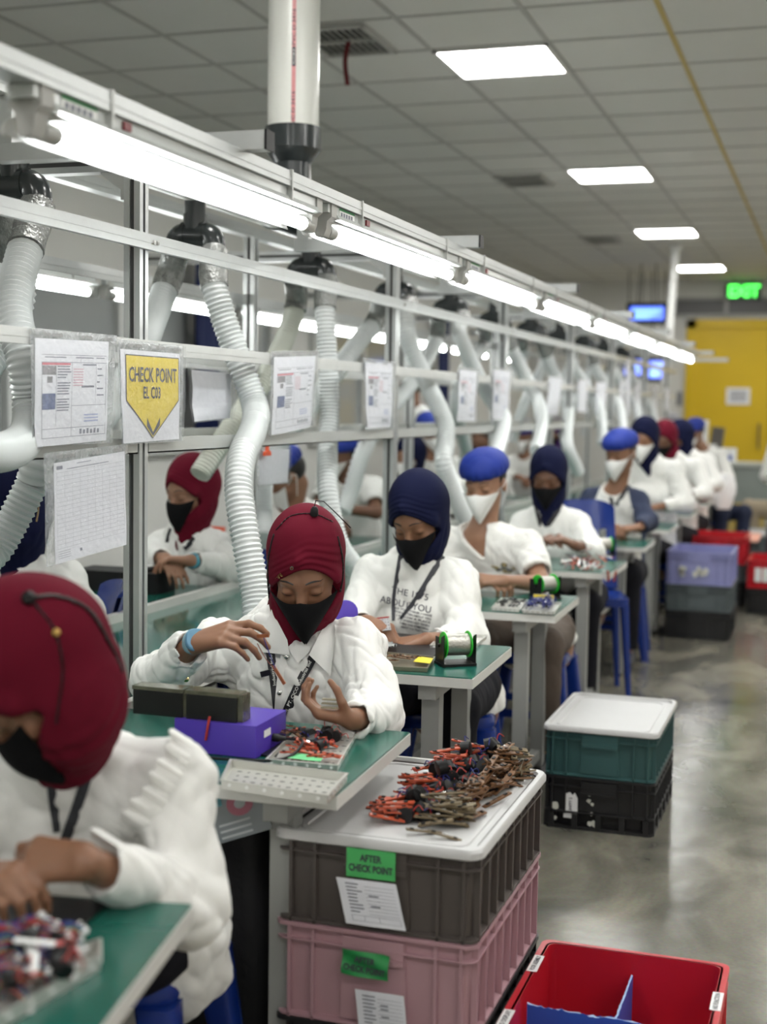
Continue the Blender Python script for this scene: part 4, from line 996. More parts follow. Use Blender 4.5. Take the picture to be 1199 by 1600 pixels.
        vs, fs = surf(hijabf, np.minimum(H, neckb) - .23, np.maximum(H, neckb) + .22, (hh or (min(h, .0045) if h < .007 else h))); o.cover = mesh_obj('hijab', vs, fs, cm, root, True, None, True, 0)
    elif cover == 'cap':
        def capf(P):
            q = loc(P); th = np.arctan2(q[:, 0], q[:, 1]); d = S_ell(q, (0, -.012, .060), (.100, .120, .078)); low = np.clip((.085 - q[:, 2]) * 18, 0, 1)
            d = d + .0035 * np.sin(th * 17 + 1.2 * np.sin(th * 5)) * low + .003 * fn1(P)
            d = smax(d, -(q[:, 2] - .028 + .10 * (q[:, 1] - .05) * 0), .012); return d * hs
        vs, fs = surf(capf, H - .2, H + .2, min(h, .005)); o.cover = mesh_obj('bouffant_cap', vs, fs, cm, root, True, None, True, 0)
        def hairf(P):
            q = loc(P); d = S_ell(q, (0, -.020, .020), (.0835, .096, .088)); d = smax(d, q[:, 1] - .018 - .5 * np.clip(q[:, 2] - .02, 0, 1), .01); return smax(d, -(q[:, 2] + .055), .01) * hs
        vs, fs = surf(hairf, H - .2, H + .2, max(h, .006)); mesh_obj('hair', vs, fs, M_hair, root, True, None, True, 0)
    else:
        def hairf(P):
            q = loc(P); d = S_ell(q, (0, -.018, .035), (.088, .102, .097)); return smax(d, q[:, 1] - .04 - .9 * np.clip(q[:, 2] - .045, -.06, 1), .01) * hs
        vs, fs = surf(hairf, H - .2, H + .2, max(h, .006)); mesh_obj('hair', vs, fs, M_hair, root, True, None, True, 0)
    # face details: closed lids and brows
    onf = lambda a, b: march(headf, wor((a, .16, b)), -f, .2, 200) + f * .0004
    if h < .009:
        q = MB()
        for s in (-1, 1):
            P = [onf(s * (.0325 + .0150 * t), -.0145 - .0045 * (1 - t * t)) for t in np.linspace(-1, 1, 9)]; q.tube(P, [.0005 + .0009 * (1 - abs(t)) for t in np.linspace(-1, 1, 9)], 6)
        q.build('eyelashes', M_hair, root)
        q = MB()
        for s in (-1, 1):
            P = [onf(s * (.014 + .038 * t), .0155 + .0065 * math.sin(PI * (.15 + .75 * t))) for t in np.linspace(0, 1, 9)]; q.tube(P, [.0007 + .0017 * math.sin(PI * min(1, .2 + .8 * t)) for t in np.linspace(0, 1, 9)], 6)
        q.build('eyebrows', M_hair, root)
    # mask
    if mask:
        mm = M_bmask if mask == 'black' else M_wmask; n = 14; rows = []
        hw = lambda t: .0695 - .0 * t; P0 = []
        for j in range(n + 1):
            t = j / n
            zc_ = -.019 - .128 * t; fc = .1165 + .024 * math.sin(PI * t) ** .8 - .010 * t
            ze = -.025 - .122 * t; fe = .055 + .050 * t; xe = .0785 * (1 - t ** 1.15) + .004
            row = []
            for i in range(2 * n + 1):
                s = i / n - 1; a = abs(s); b = a ** 1.25
                row.append(wor((np.sign(s) * xe * (a ** .92), fc * (1 - b) + fe * b + .010 * math.sin(PI * a) * (1 - .4 * t), zc_ * (1 - a) + ze * a - .006 * math.sin(PI * a) * (1 - t))))
            rows.append(row)
        q = MB(); q.sheet(rows); ctr_ = wor((0, .02, -.07)); q.sheet([[p + nrm(ctr_ - p) * .0022 for p in r[::-1]] for r in rows]); o.mask = q.build('face_mask', mm, root, angle=25)
        q = MB()
        for s in (-1, 1):
            if cover in ('cap', 'hair'):
                for z0, z1 in ((-.03, -.002), (-.10, -.035)): q.tube([wor((s * .066, .034, z0)), wor((s * .086, .012, (z0 + z1) / 2)), wor((s * .090, -.01, z1)), wor((s * .086, -.026, -.016))], .0016, 6)
            else: q.tube([wor((s * .066, .032, -.03)), wor((s * .071, .026, -.05)), wor((s * .066, .03, -.07))], .0014, 6)
        q.build('ear_loops', mm, root)
    return o
def strap_v(o, y, left, right, w=.018, m=None, over=False):
    q = MB(); o.lan = []
    fn = (lambda P: np.minimum(o.shirtf(P), o.hijabf(P))) if over else o.shirtf
    for pts in (left, right): o.lan.append(ribbon(q, fn, pts, y, w, .004))
    o.lany = q.build('lanyard', m or M_strap, o.root); return o.lany
def bracelet(o, a, b, t, r, w, m, name='wristband'):
    a = np.array(a); b = np.array(b); c = a + (b - a) * t; d = nrm(b - a); s, u_, _ = frame(d); q = MB(); n = 24; L = []
    for dx, rr in ((-w/2, r), (-w/4, r + .0025), (w/4, r + .0025), (w/2, r)): L.append([c + d * (dx + .004 * math.sin(3 * k)) + (s * math.cos(k) + u_ * math.sin(k)) * rr for k in np.linspace(0, 2*PI, n, endpoint=False)])
    q.loft(L, True, True); return q.build(name, m, o.root)
A = atY
# ------------------------------------------------ R2 main worker, maroon hijab
yb = 3.05
r2 = person('person in maroon hijab, black mask and white blouse dangling a small part', A(478, 886, yb), 13, 30, 2,
  (A(322, 985, 3.12), A(580, 985, 3.12)), (A(250, 1062, 2.92), A(588, 1116, 2.98)), (A(302, 1006, 2.80), A(552, 1124, 2.80)),
  [((.93, -.12, .32), (.22, .50, -.82), ((14, 34, 24), (24, 38, 22), (34, 38, 20), (34, 32, 18)), (.8, .15, .55, .9, -.2, .4, .95, -.2, .2), 1.12),
   ((-.84, -.30, .16), (.3, .20, .93), ((34, 42, 26), (36, 44, 28), (38, 44, 28), (40, 42, 28)), (.45, .35, .70, .55, -.05, .85, .75, -.15, .65), .93, .02)],
  (-1.20, 3.22, .50), cm=M_maroon, h=.0034, hh=.0027, skew=.14, seed=3, neck='collar', loose=1.06, fold=.010, drape=.05)
# shirt trims
def patch(o, y, quad, name, m, lift=.006, n=8, th=.0025):
    (a, b, c, d) = quad; rows = []
    for j in range(n + 1):
        r = []
        for i in range(n + 1):
            s, t = i / n, j / n; uv = (1-t) * ((1-s) * np.array(a) + s * np.array(b)) + t * ((1-s) * np.array(d) + s * np.array(c)); r.append(rays_hit(o.shirtf, uv[0], uv[1], y))
        rows.append(r)
    G = np.array(rows)
    for _ in range(3):
        G[1:-1] = (G[:-2] + 2*G[1:-1] + G[2:]) / 4; G[:, 1:-1] = (G[:, :-2] + 2*G[:, 1:-1] + G[:, 2:]) / 4
    vd = nrm(CAM - G.mean((0, 1))); q = MB(); q.sheet(G + vd * lift); q.sheet((G + vd * (lift - th))[:, ::-1])
    for e in (G[0], G[-1], G[:, 0], G[:, -1]): q.sheet([e + vd * lift, e + vd * (lift - th)]); q.sheet([e + vd * (lift - th), e + vd * lift])
    return q.build(name, m, o.root)
patch(r2, yb, ((424, 952), (449, 1000), (453, 1024), (404, 1018)), 'collar', M_cloth, .016)
patch(r2, yb, ((520, 952), (524, 985), (517, 1056), (483, 1023)), 'collar', M_cloth, .018)
patch(r2, yb, ((449, 1012), (487, 1003), (484, 1018), (466, 1036)), 'collar', M_cloth, .009)
q = MB(); ribbon(q, r2.shirtf, ((449, 1022), (441, 1080), (437, 1140)), yb, .030, .003); q.build('button_placket', M_cloth, r2.root)
for u_, v_ in ((448, 1026), (437, 1082)):
    q = MB(); p = rays_hit(r2.shirtf, u_, v_, yb); d = nrm(CAM - p); q.lathe([(.0045, 0), (.0062, .002), (.0062, .004), (.004, .0065), (.0008, .0072)], 14, p + d * .006, d); q.build('silver_button', M_chrome, r2.root)
strap_v(r2, yb, ((419, 995), (428, 1060), (436, 1128)), ((494, 1018), (466, 1072), (440, 1130)), .021)
# lanyard lettering on the long strand
def strap_text(o, k, body, size, w, t0=.35, m=M_pvc, flip=False):
    P = o.lan[k]; i = int(len(P) * t0); d = nrm(P[min(i + 5, len(P)-1)] - P[i - 5]) * (-1 if flip else 1); vd = nrm(CAM - P[i]); q = MB(); up_ = np.cross(vd, d)
    v_, f_ = text_mesh(body, size, P[i] + vd * .0062, d, up_, w, .0004, .0002); q.add(v_, f_); q.build('strap_lettering', m, o.root)
strap_text(r2, 1, 'PT. CICO Industrial Indo', .011, .125, .42, M_pvc, True); strap_text(r2, 0, 'Industrial Indo', .010, .075, .38, M_pvc, True)
p = r2.lan[1][20]; vd = nrm(CAM - p); d_ = nrm(r2.lan[1][17] - r2.lan[1][22]); q = MB(); e2 = np.cross(vd, d_); q.add([p + vd * .0064 + d_ * a * .014 + e2 * b_ * .006 for a, b_ in ((-1, -1), (1, -1), (1, 1), (-1, 1))], [(0, 1, 2, 3)]); q.build('strap_badge', M_pvc, r2.root)
q = MB(); v_, f_ = text_mesh('OneGO', .009, p + vd * .0068, d_, e2, .023, .0003, .0003); q.add(v_, f_); q.build('badge_lettering', M_ink, r2.root)
bracelet(r2, A(248, 1062, 2.92), A(302, 1006, 2.80), 1.03, .0265, .016, mat('pale_blue_band', (.22, .36, .42), .6)); bracelet(r2, A(248, 1062, 2.92), A(302, 1006, 2.80), 1.10, .0265, .010, mat('blue_band', (.10, .24, .36), .5))
q = MB(); p = A(291, 1061, 2.86); d = nrm(CAM - p); q.lathe([(.005, 0), (.0075, .002), (.0075, .005), (.004, .008), (.0008, .009)], 14, rays_hit(r2.shirtf, 291, 1061, 2.86), d); q.build('cuff_button', mat('gold_button', (.8, .62, .3), .2, 1.), r2.root)
# hijab badge, cord and stopper
q = MB(); hp = lambda u_, v_, l=.002: rays_hit(r2.hijabf, u_, v_, yb) + nrm(CAM - A(u_, v_, yb)) * l
c0 = hp(433, 912, .006); c1 = hp(451, 893, .006); ee = nrm(c1 - c0); vd = nrm(CAM - c0); uu = np.cross(vd, ee)
def decal(o, fn, vs, lift=.0042):
    out = []
    for p in vs: d = nrm(p - CAM); out.append(march(fn, p - d * .08, d, .2, 400) - d * lift)
    return np.array(out)
q = MB(); v_, f_ = text_mesh('UMIN', .030, (c0 + c1) / 2 - ee * .006, ee, uu, .050, .003, .0005); q.add(decal(r2, r2.hijabf, v_), f_); q.build('hijab_emblem', [mat('emblem_gold', (.42, .34, .10), .5)], r2.cover)
q = MB(); cc = hp(456, 888, .004); q.add(decal(r2, r2.hijabf, [cc + (ee * math.cos(a) + uu * math.sin(a)) * r for r in (.0115, .0085) for a in np.linspace(0, 2*PI, 20, endpoint=False)]), [(i, (i+1) % 20, 20 + (i+1) % 20, 20 + i) for i in range(20)]); q.build('emblem_ring', mat('emblem_green', (.14, .30, .20), .5), r2.cover)
q = MB(); q.add(decal(r2, r2.hijabf, [cc + (ee * math.cos(a) + uu * math.sin(a)) * .0042 for a in np.linspace(0, 2*PI, 12, endpoint=False)]), [tuple(range(12))]); q.build('emblem_dot', mat('emblem_red', (.6, .06, .04), .5), r2.cover)
def cord(o, pts, y, r=.0025, m=M_black, name='cord', lift=.0045):
    us, _ = spline([(a, b, 0) for a, b in pts], 40); P = [rays_hit(o.hijabf, a, b, y) + nrm(CAM - A(a, b, y)) * lift for a, b, _ in us]; q = MB(); q.tube(P, r, 8); return q.build(name, m, o.cover)
cord(r2, ((428, 835), (420, 870), (419, 905), (421, 935)), yb); cord(r2, ((528, 838), (535, 870), (536, 900), (532, 925)), yb); cord(r2, ((431, 828), (455, 806), (491, 803), (520, 815)), yb, .0014)
p = hp(491, 806); q = MB(); q.lathe([(.009, 0), (.010, .006), (.009, .016), (.005, .022)], 14, p, (.1, -.1, 1)); q.tube([p + V(0, 0, .02), p + V(.004, 0, .036), p + V(.02, .01, .034), p + V(.045, .03, .005), p + V(.07, .06, -.03)], .0014, 6); q.build('cord_stopper', M_black, r2.cover)
# part dangling from the fingers, board in the other palm
t = thing('wire_pair', 'small brown part on two thin wires dangling from raised fingers at the second desk', 'part', A(432, 1040, 2.80))
q = MB(); a = A(410, 990, 2.785); b_ = A(432, 1048, 2.80); q.tube(spline([a, A(420, 1018, 2.79), b_], 10)[0], .0011, 6); q.build('blue_lead', M_bluew, t)
q = MB(); q.tube(spline([A(402, 1005, 2.785), A(416, 1030, 2.79), b_], 10)[0], .0011, 6); q.build('red_lead', mat('brown_wire', (.25, .08, .05), .4), t)
q = MB(); q.bar(A(427, 1040, 2.80), A(445, 1069, 2.80), .004, .007); q.bar(A(402, 994, 2.785), A(420, 993, 2.78), .004, .008); q.build('copper_strip', M_copper, t)
q = MB(); q.bar(A(408, 1054, 2.80), A(424, 1050, 2.80), .006, .013); q.build('black_block', M_black, t)
p = A(520, 1093, 2.775); t = thing('board_strip', 'small metal circuit strips lying in the cupped hand of the main worker', 'part', p); q = MB()
for i in range(3): q.box((0, -.004 * i, -.008 * i), (.045, .012, .003), rotz(.15))
q.build('strip', mat('strip_brass', (.42, .38, .27), .3, .8, noise=.4, nscale=90), t, world=False)
# ------------------------------------------------ R3 navy hijab, printed tee
yb = 4.30
r3 = person('person in navy hijab, black mask and white tee printed THE 1975', A(653, 804, yb), -8, 30, 4,
  (A(572, 880, 4.36), A(728, 890, 4.36)), (A(548, 985, 4.20), A(730, 1003, 4.24)), (A(572, 972, 4.02), A(668, 1000, 4.02)),
  [((.85, -.35, -.15), (.15, .1, -.95), ((50, 55, 30), (52, 55, 30), (55, 55, 30), (55, 50, 30))),
   ((-.92, -.28, -.18), (.0, .25, -.95), ((30, 38, 20), (32, 42, 24), (36, 44, 24), (38, 44, 24)), (.8, .3, .4, .9, .1, .35, .9, 0, .3))],
  (-1.23, 4.46, .50), cm=M_navy, shirt=M_tee, h=.0042, hh=.003, seed=5, loose=1.08, fold=.008, cuff=.80, drape=.0)
strap_v(r3, yb, ((627, 868), (617, 935), (617, 970)), ((692, 868), (655, 930), (628, 968)), .019, mat('lanyard_print', (.035, .036, .045), .6, noise=.95, nscale=260), True)
def tee_text(o, y, u_, v_, body, size, w, tilt=0.):
    c = A(u_, v_, y); d = nrm(c - CAM); ex_ = nrm(o.tx * V(1, 1, 0)); ex_ = nrm(ex_ + V(0, 0, tilt)); ez_ = nrm(V(0, 0, 1) - ex_ * ex_[2] + o.tf * 0); v2, f2 = text_mesh(body, size, c, ex_, ez_, w, 0, .0002)
    out = np.array([march(o.shirtf, p - d * .3, d, .6, 300) - d * .0025 for p in v2]); return out, f2
q = MB()
for (u_, v_, tx, sz, w) in ((641, 928, 'THE 1975', .030, .130), (634, 945, 'ABOUT YOU', .032, .180)):
    v2, f2 = tee_text(r3, yb, u_, v_, tx, sz, w, -.14); q.add(v2, f2)
words = ('DO YOU THINK I HAVE', 'FORGOTTEN ABOUT YOU', 'I KNOW A PLACE', 'ITS WHERE I GO WHEN', 'THERE WAS SOMETHING', 'ABOUT YOU THAT NOW')
for k in range(6):
    v2, f2 = tee_text(r3, yb, 645 + .5*k, 956 + 5.6*k, words[k], .010, .135 - .008*k, -.14); q.add(v2, f2)
q.build('shirt_print', M_ink, r3.root)
# ------------------------------------------------ R4 blue cap, v neck
yb = 5.52
r4 = person('person in blue bouffant cap, white mask and white v neck tee', A(758, 752, yb), -8, 16, 3,
  (A(688, 832, 5.56), A(834, 838, 5.56)), (A(690, 925, 5.45), A(846, 912, 5.40)), (A(748, 905, 5.20), A(790, 908, 5.18)),
  [((.9, -.3, 0), (.2, .2, -.9), CURL_HOLD), ((-.95, -.2, .0), (.1, .3, -.9), CURL_HOLD)],
  (-1.20, 5.68, .50), cover='cap', cm=M_bcap, mask='white', skin=M_skinp, shirt=M_tee, sleeve='short', neck='v', h=.005, seed=7, pants=M_brown, female=False, loose=1.0)
q = MB(); rs = np.random.RandomState(3)
for k in range(14):
    u_, v_ = 792 + rs.randn() * 7, 887 + rs.randn() * 3; p = rays_hit(r4.shirtf, u_, v_, yb); d = nrm(CAM - p); s_, u2, _ = frame(d); n = 7
    q.add([p + d * .003 + (s_ * math.cos(2*PI*i/n) * 1.3 + u2 * math.sin(2*PI*i/n)) * (.006 + .007 * rs.rand()) for i in range(n)], [tuple(range(n))], k % 2)
q.build('shirt_emblem', [mat('emblem_olive', (.22, .18, .08), .7), mat('emblem_dark', (.10, .11, .11), .7)], r4.root)
# ------------------------------------------------ R5 navy hijab
yb = 6.72
r5 = person('person in navy hijab, black mask and plain white shirt at the fifth desk', A(857, 742, yb), 2, 20, 0,
  (A(812, 806, 6.76), A(908, 806, 6.76)), (A(800, 858, 6.66), A(925, 862, 6.66)), (A(838, 850, 6.44), A(898, 852, 6.44)),
  [((.6, -.4, .35), (.6, 0, -.8), CURL_PINCH), ((-.6, -.4, .35), (-.6, 0, -.8), CURL_PINCH)],
  (-1.25, 6.86, .50), cm=M_navy, shirt=M_tee, h=.006, seed=9, loose=1.05, skin=M_skind, cuff=.75)
strap_v(r5, yb, ((838, 790), (842, 808), (846, 822)), ((878, 790), (866, 808), (856, 822)), .022)
# ------------------------------------------------ R6 raglan
yb = 7.98
r6 = person('person in blue cap, white mask and navy sleeved raglan shirt', A(970, 706, yb), -22, 14, 3,
  (A(920, 768, 8.02), A(1004, 772, 8.02)), (A(905, 812, 7.95), A(1012, 815, 7.92)), (A(942, 820, 7.72), A(1000, 824, 7.70)),
  [((.8, -.4, -.1), (.3, 0, -.9), CURL_HOLD), ((-.8, -.4, -.1), (-.3, 0, -.9), CURL_HOLD)],
  (-1.22, 8.12, .50), cover='cap', cm=M_bcap, mask='white', skin=M_skin, shirt=M_tee, sleeve='raglan', sleeve_m=mat('navy_sleeve', (.02, .03, .07), .8), h=.007, seed=11, female=False)
strap_v(r6, yb, ((948, 757), (953, 772), (958, 790)), ((984, 757), (973, 774), (963, 790)), .022)
# ------------------------------------------------ far part of the line
def far(label, y, uh, vh, yaw, pitch, roll, **k):
    c = A(uh, vh, y); sx = k.pop('sx', .20); drop_ = k.pop('drop', .165); back = k.pop('back', .06); reach = k.pop('reach', .12); w = k.pop('w', .18)
    hx = k.pop('hx', 0.); k.setdefault('knee_dir', (-.35, -.93, 0))
    b = V(c[0] + hx, c[1] + back, c[2] - drop_)
    sh = (b + V(-w, 0, 0), b + V(w, 0, 0)); zt = k.pop('zt', .78)
    el = (V(b[0] - w - .06, b[1] - .10, zt + .06), V(b[0] + w + .06, b[1] - .10, zt + .06)); wr = (V(b[0] - .09 + hx*.5, b[1] - .32, zt + .05), V(b[0] + .09 + hx*.5, b[1] - .32, zt + .05))
    return person(label, c, yaw, pitch, roll, sh, el, wr, [((.7, -.6, -.1), (.3, 0, -.9), CURL_HOLD), ((-.7, -.6, -.1), (-.3, 0, -.9), CURL_HOLD)], (b[0], b[1] + .12, .50), h=k.pop('h', .009), **k)
far('seated person in a navy hijab and white mask half hidden behind the raglan shirt worker', 9.2, 1007, 684, -10, 14, 0, mask='white', seed=13, hx=.04, shirt=M_tee, loose=1.05)
far('seated person in a maroon hijab and black mask far down the line', 10.45, 1038, 686, -12, 18, 0, cm=M_maroon, seed=14, skin=M_skind, hx=.08, shirt=M_tee)
far('seated person in a navy hijab looking aside, far down the line', 11.7, 1061, 682, -50, 18, 0, seed=15, hx=.08, shirt=M_tee)
far('farthest seated person in a blue cap and white shirt, wearing dark jeans', 13.0, 1085, 676, -35, 22, 0, cover='cap', cm=M_bcap, mask='white', seed=16, hx=.08, pants=M_jeans, shirt=M_tee, female=False, knee_dir=(.75, -.65, 0))
far('seated person in khaki trousers cut off by the right edge of the picture', 13.6, 1244, 640, -70, 5, 0, cover='hair', mask='white', seed=17, pants=M_khaki, shirt=M_tee, female=False, knee_dir=(-1, -.15, 0), skin=M_skinp)
# ------------------------------------------------ R1 foreground, leaning over
yb = 1.92
r1 = person('person in maroon hijab and white ruffled blouse bending over the nearest desk', A(48, 1050, 1.80), -62, 52, -4,
  (A(-60, 1190, 1.98), A(296, 1178, 1.99)), (A(-110, 1400, 1.80), A(288, 1415, 1.93)), (A(-60, 1370, 1.62), A(136, 1348, 1.66)),
  [((.9, -.2, .15), (.2, .2, -.9), CURL_HOLD), ((-.97, -.10, -.04), (.05, .55, -.6), ((28, 34, 20), (40, 44, 24), (48, 48, 26), (52, 48, 26)), (.85, .3, .35, .95, .0, .2, .95, -.1, .2))],
  (-1.20, 2.18, .50), cm=M_maroon, drape=-.02, knee_dir=(-.9, -.45, 0), h=.0042, seed=21, neck='collar', loose=1.08, fold=.009, hs=1.0, hem=.24)
strap_v(r1, yb, ((78, 1185), (84, 1250), (92, 1300)), ((142, 1195), (120, 1262), (100, 1318)), .017, mat('lanyard_dark', (.03, .032, .04), .6, noise=.8, nscale=200))
q = MB(); n = 60; us, _ = spline([(302, 1158, 0), (275, 1215, 0), (240, 1270, 0), (200, 1305, 0), (165, 1332, 0)], n + 1); rows = []
for i, (a, b_, _) in enumerate(us):
    p = rays_hit(r1.shirtf, a, b_, yb); d = nrm(CAM - p); t_ = nrm(np.array([.62, 0, .5])); o_ = nrm(np.cross(d, nrm(V(.55, 0, .83)))); wv = .007 * math.sin(i * .95) + .005 * math.sin(i * .37 + 1)
    rows.append([p + d * .003 - o_ * .002 * k_ * 0 + o_ * (-.006 + .042 * k_) + d * (.004 + .010 * k_) + d * wv * 1.5 * k_ + o_ * wv * .6 * k_ for k_ in (0, .35, .7, 1)])
q.sheet(rows); q.sheet([[p - d * .0015 for p in r[::-1]] for r in rows]); q.build('ruffle', M_cloth, r1.root)
cord(r1, ((46, 935), (90, 932), (140, 955), (176, 1015), (192, 1050)), 1.80, .0032); cord(r1, ((50, 938), (85, 985), (98, 1045), (92, 1100), (88, 1130)), 1.80, .0018)
p = rays_hit(r1.hijabf, 45, 934, 1.80); q = MB(); q.lathe([(.008, -.01), (.011, 0), (.011, .010), (.006, .016)], 14, p, nrm(CAM - p)); q.build('cord_stopper', M_black, r1.cover)
p = rays_hit(r1.hijabf, 88, 988, 1.80); q = MB(); q.lathe([(.003, -.004), (.006, 0), (.006, .008), (.003, .011)], 12, p, nrm(CAM - p)); q.build('cord_bead', mat('bead_gold', (.55, .35, .10), .4, .5), r1.cover)
# ------------------------------------------------ rear row
def rear(label, y, head, yaw, pitch, roll, shl, shr, ell, elr, wrl, wrr, hip, ha=None, hb=None, **k):
    return person(label, head, yaw, pitch, roll, (shl, shr), (ell, elr), (wrl, wrr), [ha or ((.7, -.5, -.2), (.3, 0, -.9), CURL_HOLD), hb or ((-.8, -.4, -.2), (-.2, 0, -.9), CURL_HOLD)], hip, **k)
y = 5.0
l1 = rear('rear row person in maroon hijab and black mask working behind the frame post', y, A(297, 764, y), -22, 16, 2, A(246, 838, 5.05), A(345, 838, 5.05), A(228, 880, 4.9), A(358, 888, 4.95), A(255, 872, 4.72), A(300, 876, 4.70), (-2.52, 5.2, .50),
  ((.7, -.5, -.3), (.3, 0, -.9), CURL_SOFT), ((-.95, -.2, .05), (-.1, -.1, -.9), CURL_SOFT), cm=M_maroon, h=.0055, seed=31, skin=M_skinp, neck='collar')
strap_v(l1, y, ((268, 826), (264, 838), (262, 848)), ((307, 834), (298, 848), (288, 858)), .02); bracelet(l1, A(358, 888, 4.95), A(300, 876, 4.70), .97, .027, .016, mat('sky_band', (.10, .40, .52), .5))
patch(l1, y, ((306, 812), (318, 818), (307, 842), (293, 832)), 'collar', M_cloth, .008)
y = 3.72
l0 = rear('rear row person in navy hijab at the left edge behind the ruled form', y, A(18, 790, y), -30, 25, 4, A(-50, 885, 3.78), A(112, 885, 3.80), A(-70, 960, 3.7), A(130, 960, 3.75), A(-40, 935, 3.45), A(20, 925, 3.45), (-2.52, 3.96, .50), cm=M_navy, h=.006, seed=33, neck='collar', fold=.008)
q = MB(); ribbon(q, l0.shirtf, ((60, 845), (44, 890), (24, 940)), y, .022, .004); q.build('lanyard', mat('lanyard_print', (.03, .03, .03)), l0.root)
cord(l0, ((42, 735), (58, 765), (60, 795), (57, 815)), y, .0022, mat('gold_cord', (.35, .25, .12), .5), 'gold_cord'); patch(l0, y, ((60, 850), (70, 858), (40, 905), (20, 880)), 'collar', M_cloth, .008)
y = 6.25
l2 = rear('rear row person in a blue cap with head bowed behind the hanging bag sheet', y, A(448, 742, y), -55, 40, 0, A(420, 800, 6.3), A(492, 790, 6.35), A(410, 850, 6.2), A(505, 845, 6.3), A(430, 850, 6.0), A(470, 850, 6.05), (-2.60, 6.5, .50), cover='cap', cm=M_bcap, mask='white', h=.008, seed=35, female=False, shirt=M_tee)
y = 7.3
l3 = rear('rear row person in a blue cap and white tee reaching under the rail', y, A(538, 712, y), -30, 8, 0, A(505, 752, 7.32), A(590, 752, 7.32), A(500, 790, 7.2), A(588, 800, 7.15), A(520, 812, 7.05), A(532, 796, 6.98), (-2.62, 7.45, .50), cover='cap', cm=M_bcap, mask='white', h=.008, seed=37, female=False, shirt=M_tee, sleeve='short', skin=M_skind)
strap_v(l3, y, ((535, 745), (540, 765), (546, 782)), ((568, 745), (560, 765), (550, 782)), .02); bracelet(l3, A(588, 800, 7.15), A(532, 796, 6.98), .8, .03, .018, mat('grey_band', (.3, .34, .34), .5))
y = 8.75
rear('rear row person in navy hijab and white mask right of the middle post', y, A(640, 712, y), -18, 12, 0, A(612, 765, 8.8), A(680, 765, 8.8), A(605, 800, 8.7), A(690, 800, 8.7), A(620, 800, 8.5), A(655, 800, 8.5), (-2.68, 8.95, .50), cm=M_navy, mask='white', h=.008, seed=39, shirt=M_tee, skin=M_skinp)
y = 9.9
rear('rear row person in tilted blue cap behind a hose', y, A(672, 672, y), 35, 20, 12, A(655, 715, 9.95), A(712, 718, 9.95), A(645, 760, 9.9), A(722, 760, 9.9), A(665, 760, 9.7), A(700, 760, 9.7), (-2.72, 10.1, .50), cover='cap', cm=M_bcap, mask='white', h=.009, seed=41, shirt=M_tee, female=False)
y = 10.6
rear('standing person with dark hair and white shirt seen above the shelf', y, A(640, 606, y), -70, 10, 0, A(625, 640, 10.62), A(668, 640, 10.62), A(618, 690, 10.6), A(675, 690, 10.6), A(622, 735, 10.5), A(670, 735, 10.5), (A(646, 640, y)[0], 10.62, .88), cover='hair', mask='black', h=.009, seed=43, shirt=M_tee, legs='stand', female=False, skin=M_skind)
y = 11.4
rear('rear row person in a dark cap framed between hoses, far along', y, A(752, 690, y), -10, 10, 0, A(727, 725, 11.45), A(780, 725, 11.45), A(722, 755, 11.4), A(788, 755, 11.4), A(740, 755, 11.2), A(770, 755, 11.2), (-2.72, 11.6, .50), cover='hair', mask='black', h=.009, seed=45, shirt=M_tee, skin=M_skind, female=False)
y = 12.4
rear('rear row person in a blue cap between the two farther hoses', y, A(822, 680, y), -20, 15, 0, A(797, 715, 12.45), A(846, 715, 12.45), A(792, 745, 12.4), A(852, 745, 12.4), A(810, 745, 12.2), A(838, 745, 12.2), (-2.72, 12.6, .50), cover='cap', cm=M_bcap, mask='white', h=.009, seed=47, shirt=M_tee, female=False)
y = 13.6
rear('rear row person in a purple hijab far behind the hoses', y, A(868, 676, y), -20, 15, 0, A(845, 708, 13.65), A(890, 708, 13.65), A(840, 735, 13.6), A(895, 735, 13.6), A(858, 735, 13.4), A(878, 735, 13.4), (-2.72, 13.8, .50), cm=mat('purple_jersey', (.07, .02, .16), .8), mask='black', h=.009, seed=49, shirt=mat('dark_shirt', (.05, .05, .05), .8), skin=M_skinp)
# chairs and stools
SEATS = ((-1.25, 2.24, 'foreground worker'), (-1.20, 3.22, 'main worker in maroon'), (-1.23, 4.46, 'worker in the printed tee'), (-1.20, 5.68, 'worker in the v neck tee'), (-1.22, 8.12, 'raglan shirt worker'), (-1.2, 9.38, 'seventh worker of the front row'), (-1.2, 10.63, 'eighth worker of the front row'), (-1.2, 11.88, 'ninth worker of the front row'), (-1.2, 13.18, 'farthest worker of the front row'), (-2.60, 6.5, 'bowed rear row worker'), (-2.62, 7.45, 'reaching rear row worker'), (-2.68, 8.95, 'rear row worker behind the middle post'))
for k, (x_, y_, lab) in enumerate(SEATS):
    if k == 0: st0 = stool(x_, y_, .1, 'blue plastic stool under the ' + lab)
    else: dup(st0, (x_, y_, 0), .1 * (k % 3), label='blue plastic stool under the ' + lab)
ch0 = chair(float(atY(932, 800, 7.1)[0]), 6.95, .3, 'blue plastic chair with its back showing behind the navy hijab worker at the fifth desk')
ch0.scale = (.86, .9, 1.17)
cz = dup(ch0, (-2.60, 3.98, 0), -.9, label='blue plastic chair under the rear row worker at the left edge')
cz2 = dup(ch0, (-2.52, 5.22, 0), .0, label='blue plastic chair under the rear row maroon hijab worker')

for o_ in (cz, cz2): o_.scale = (1, 1, 1)
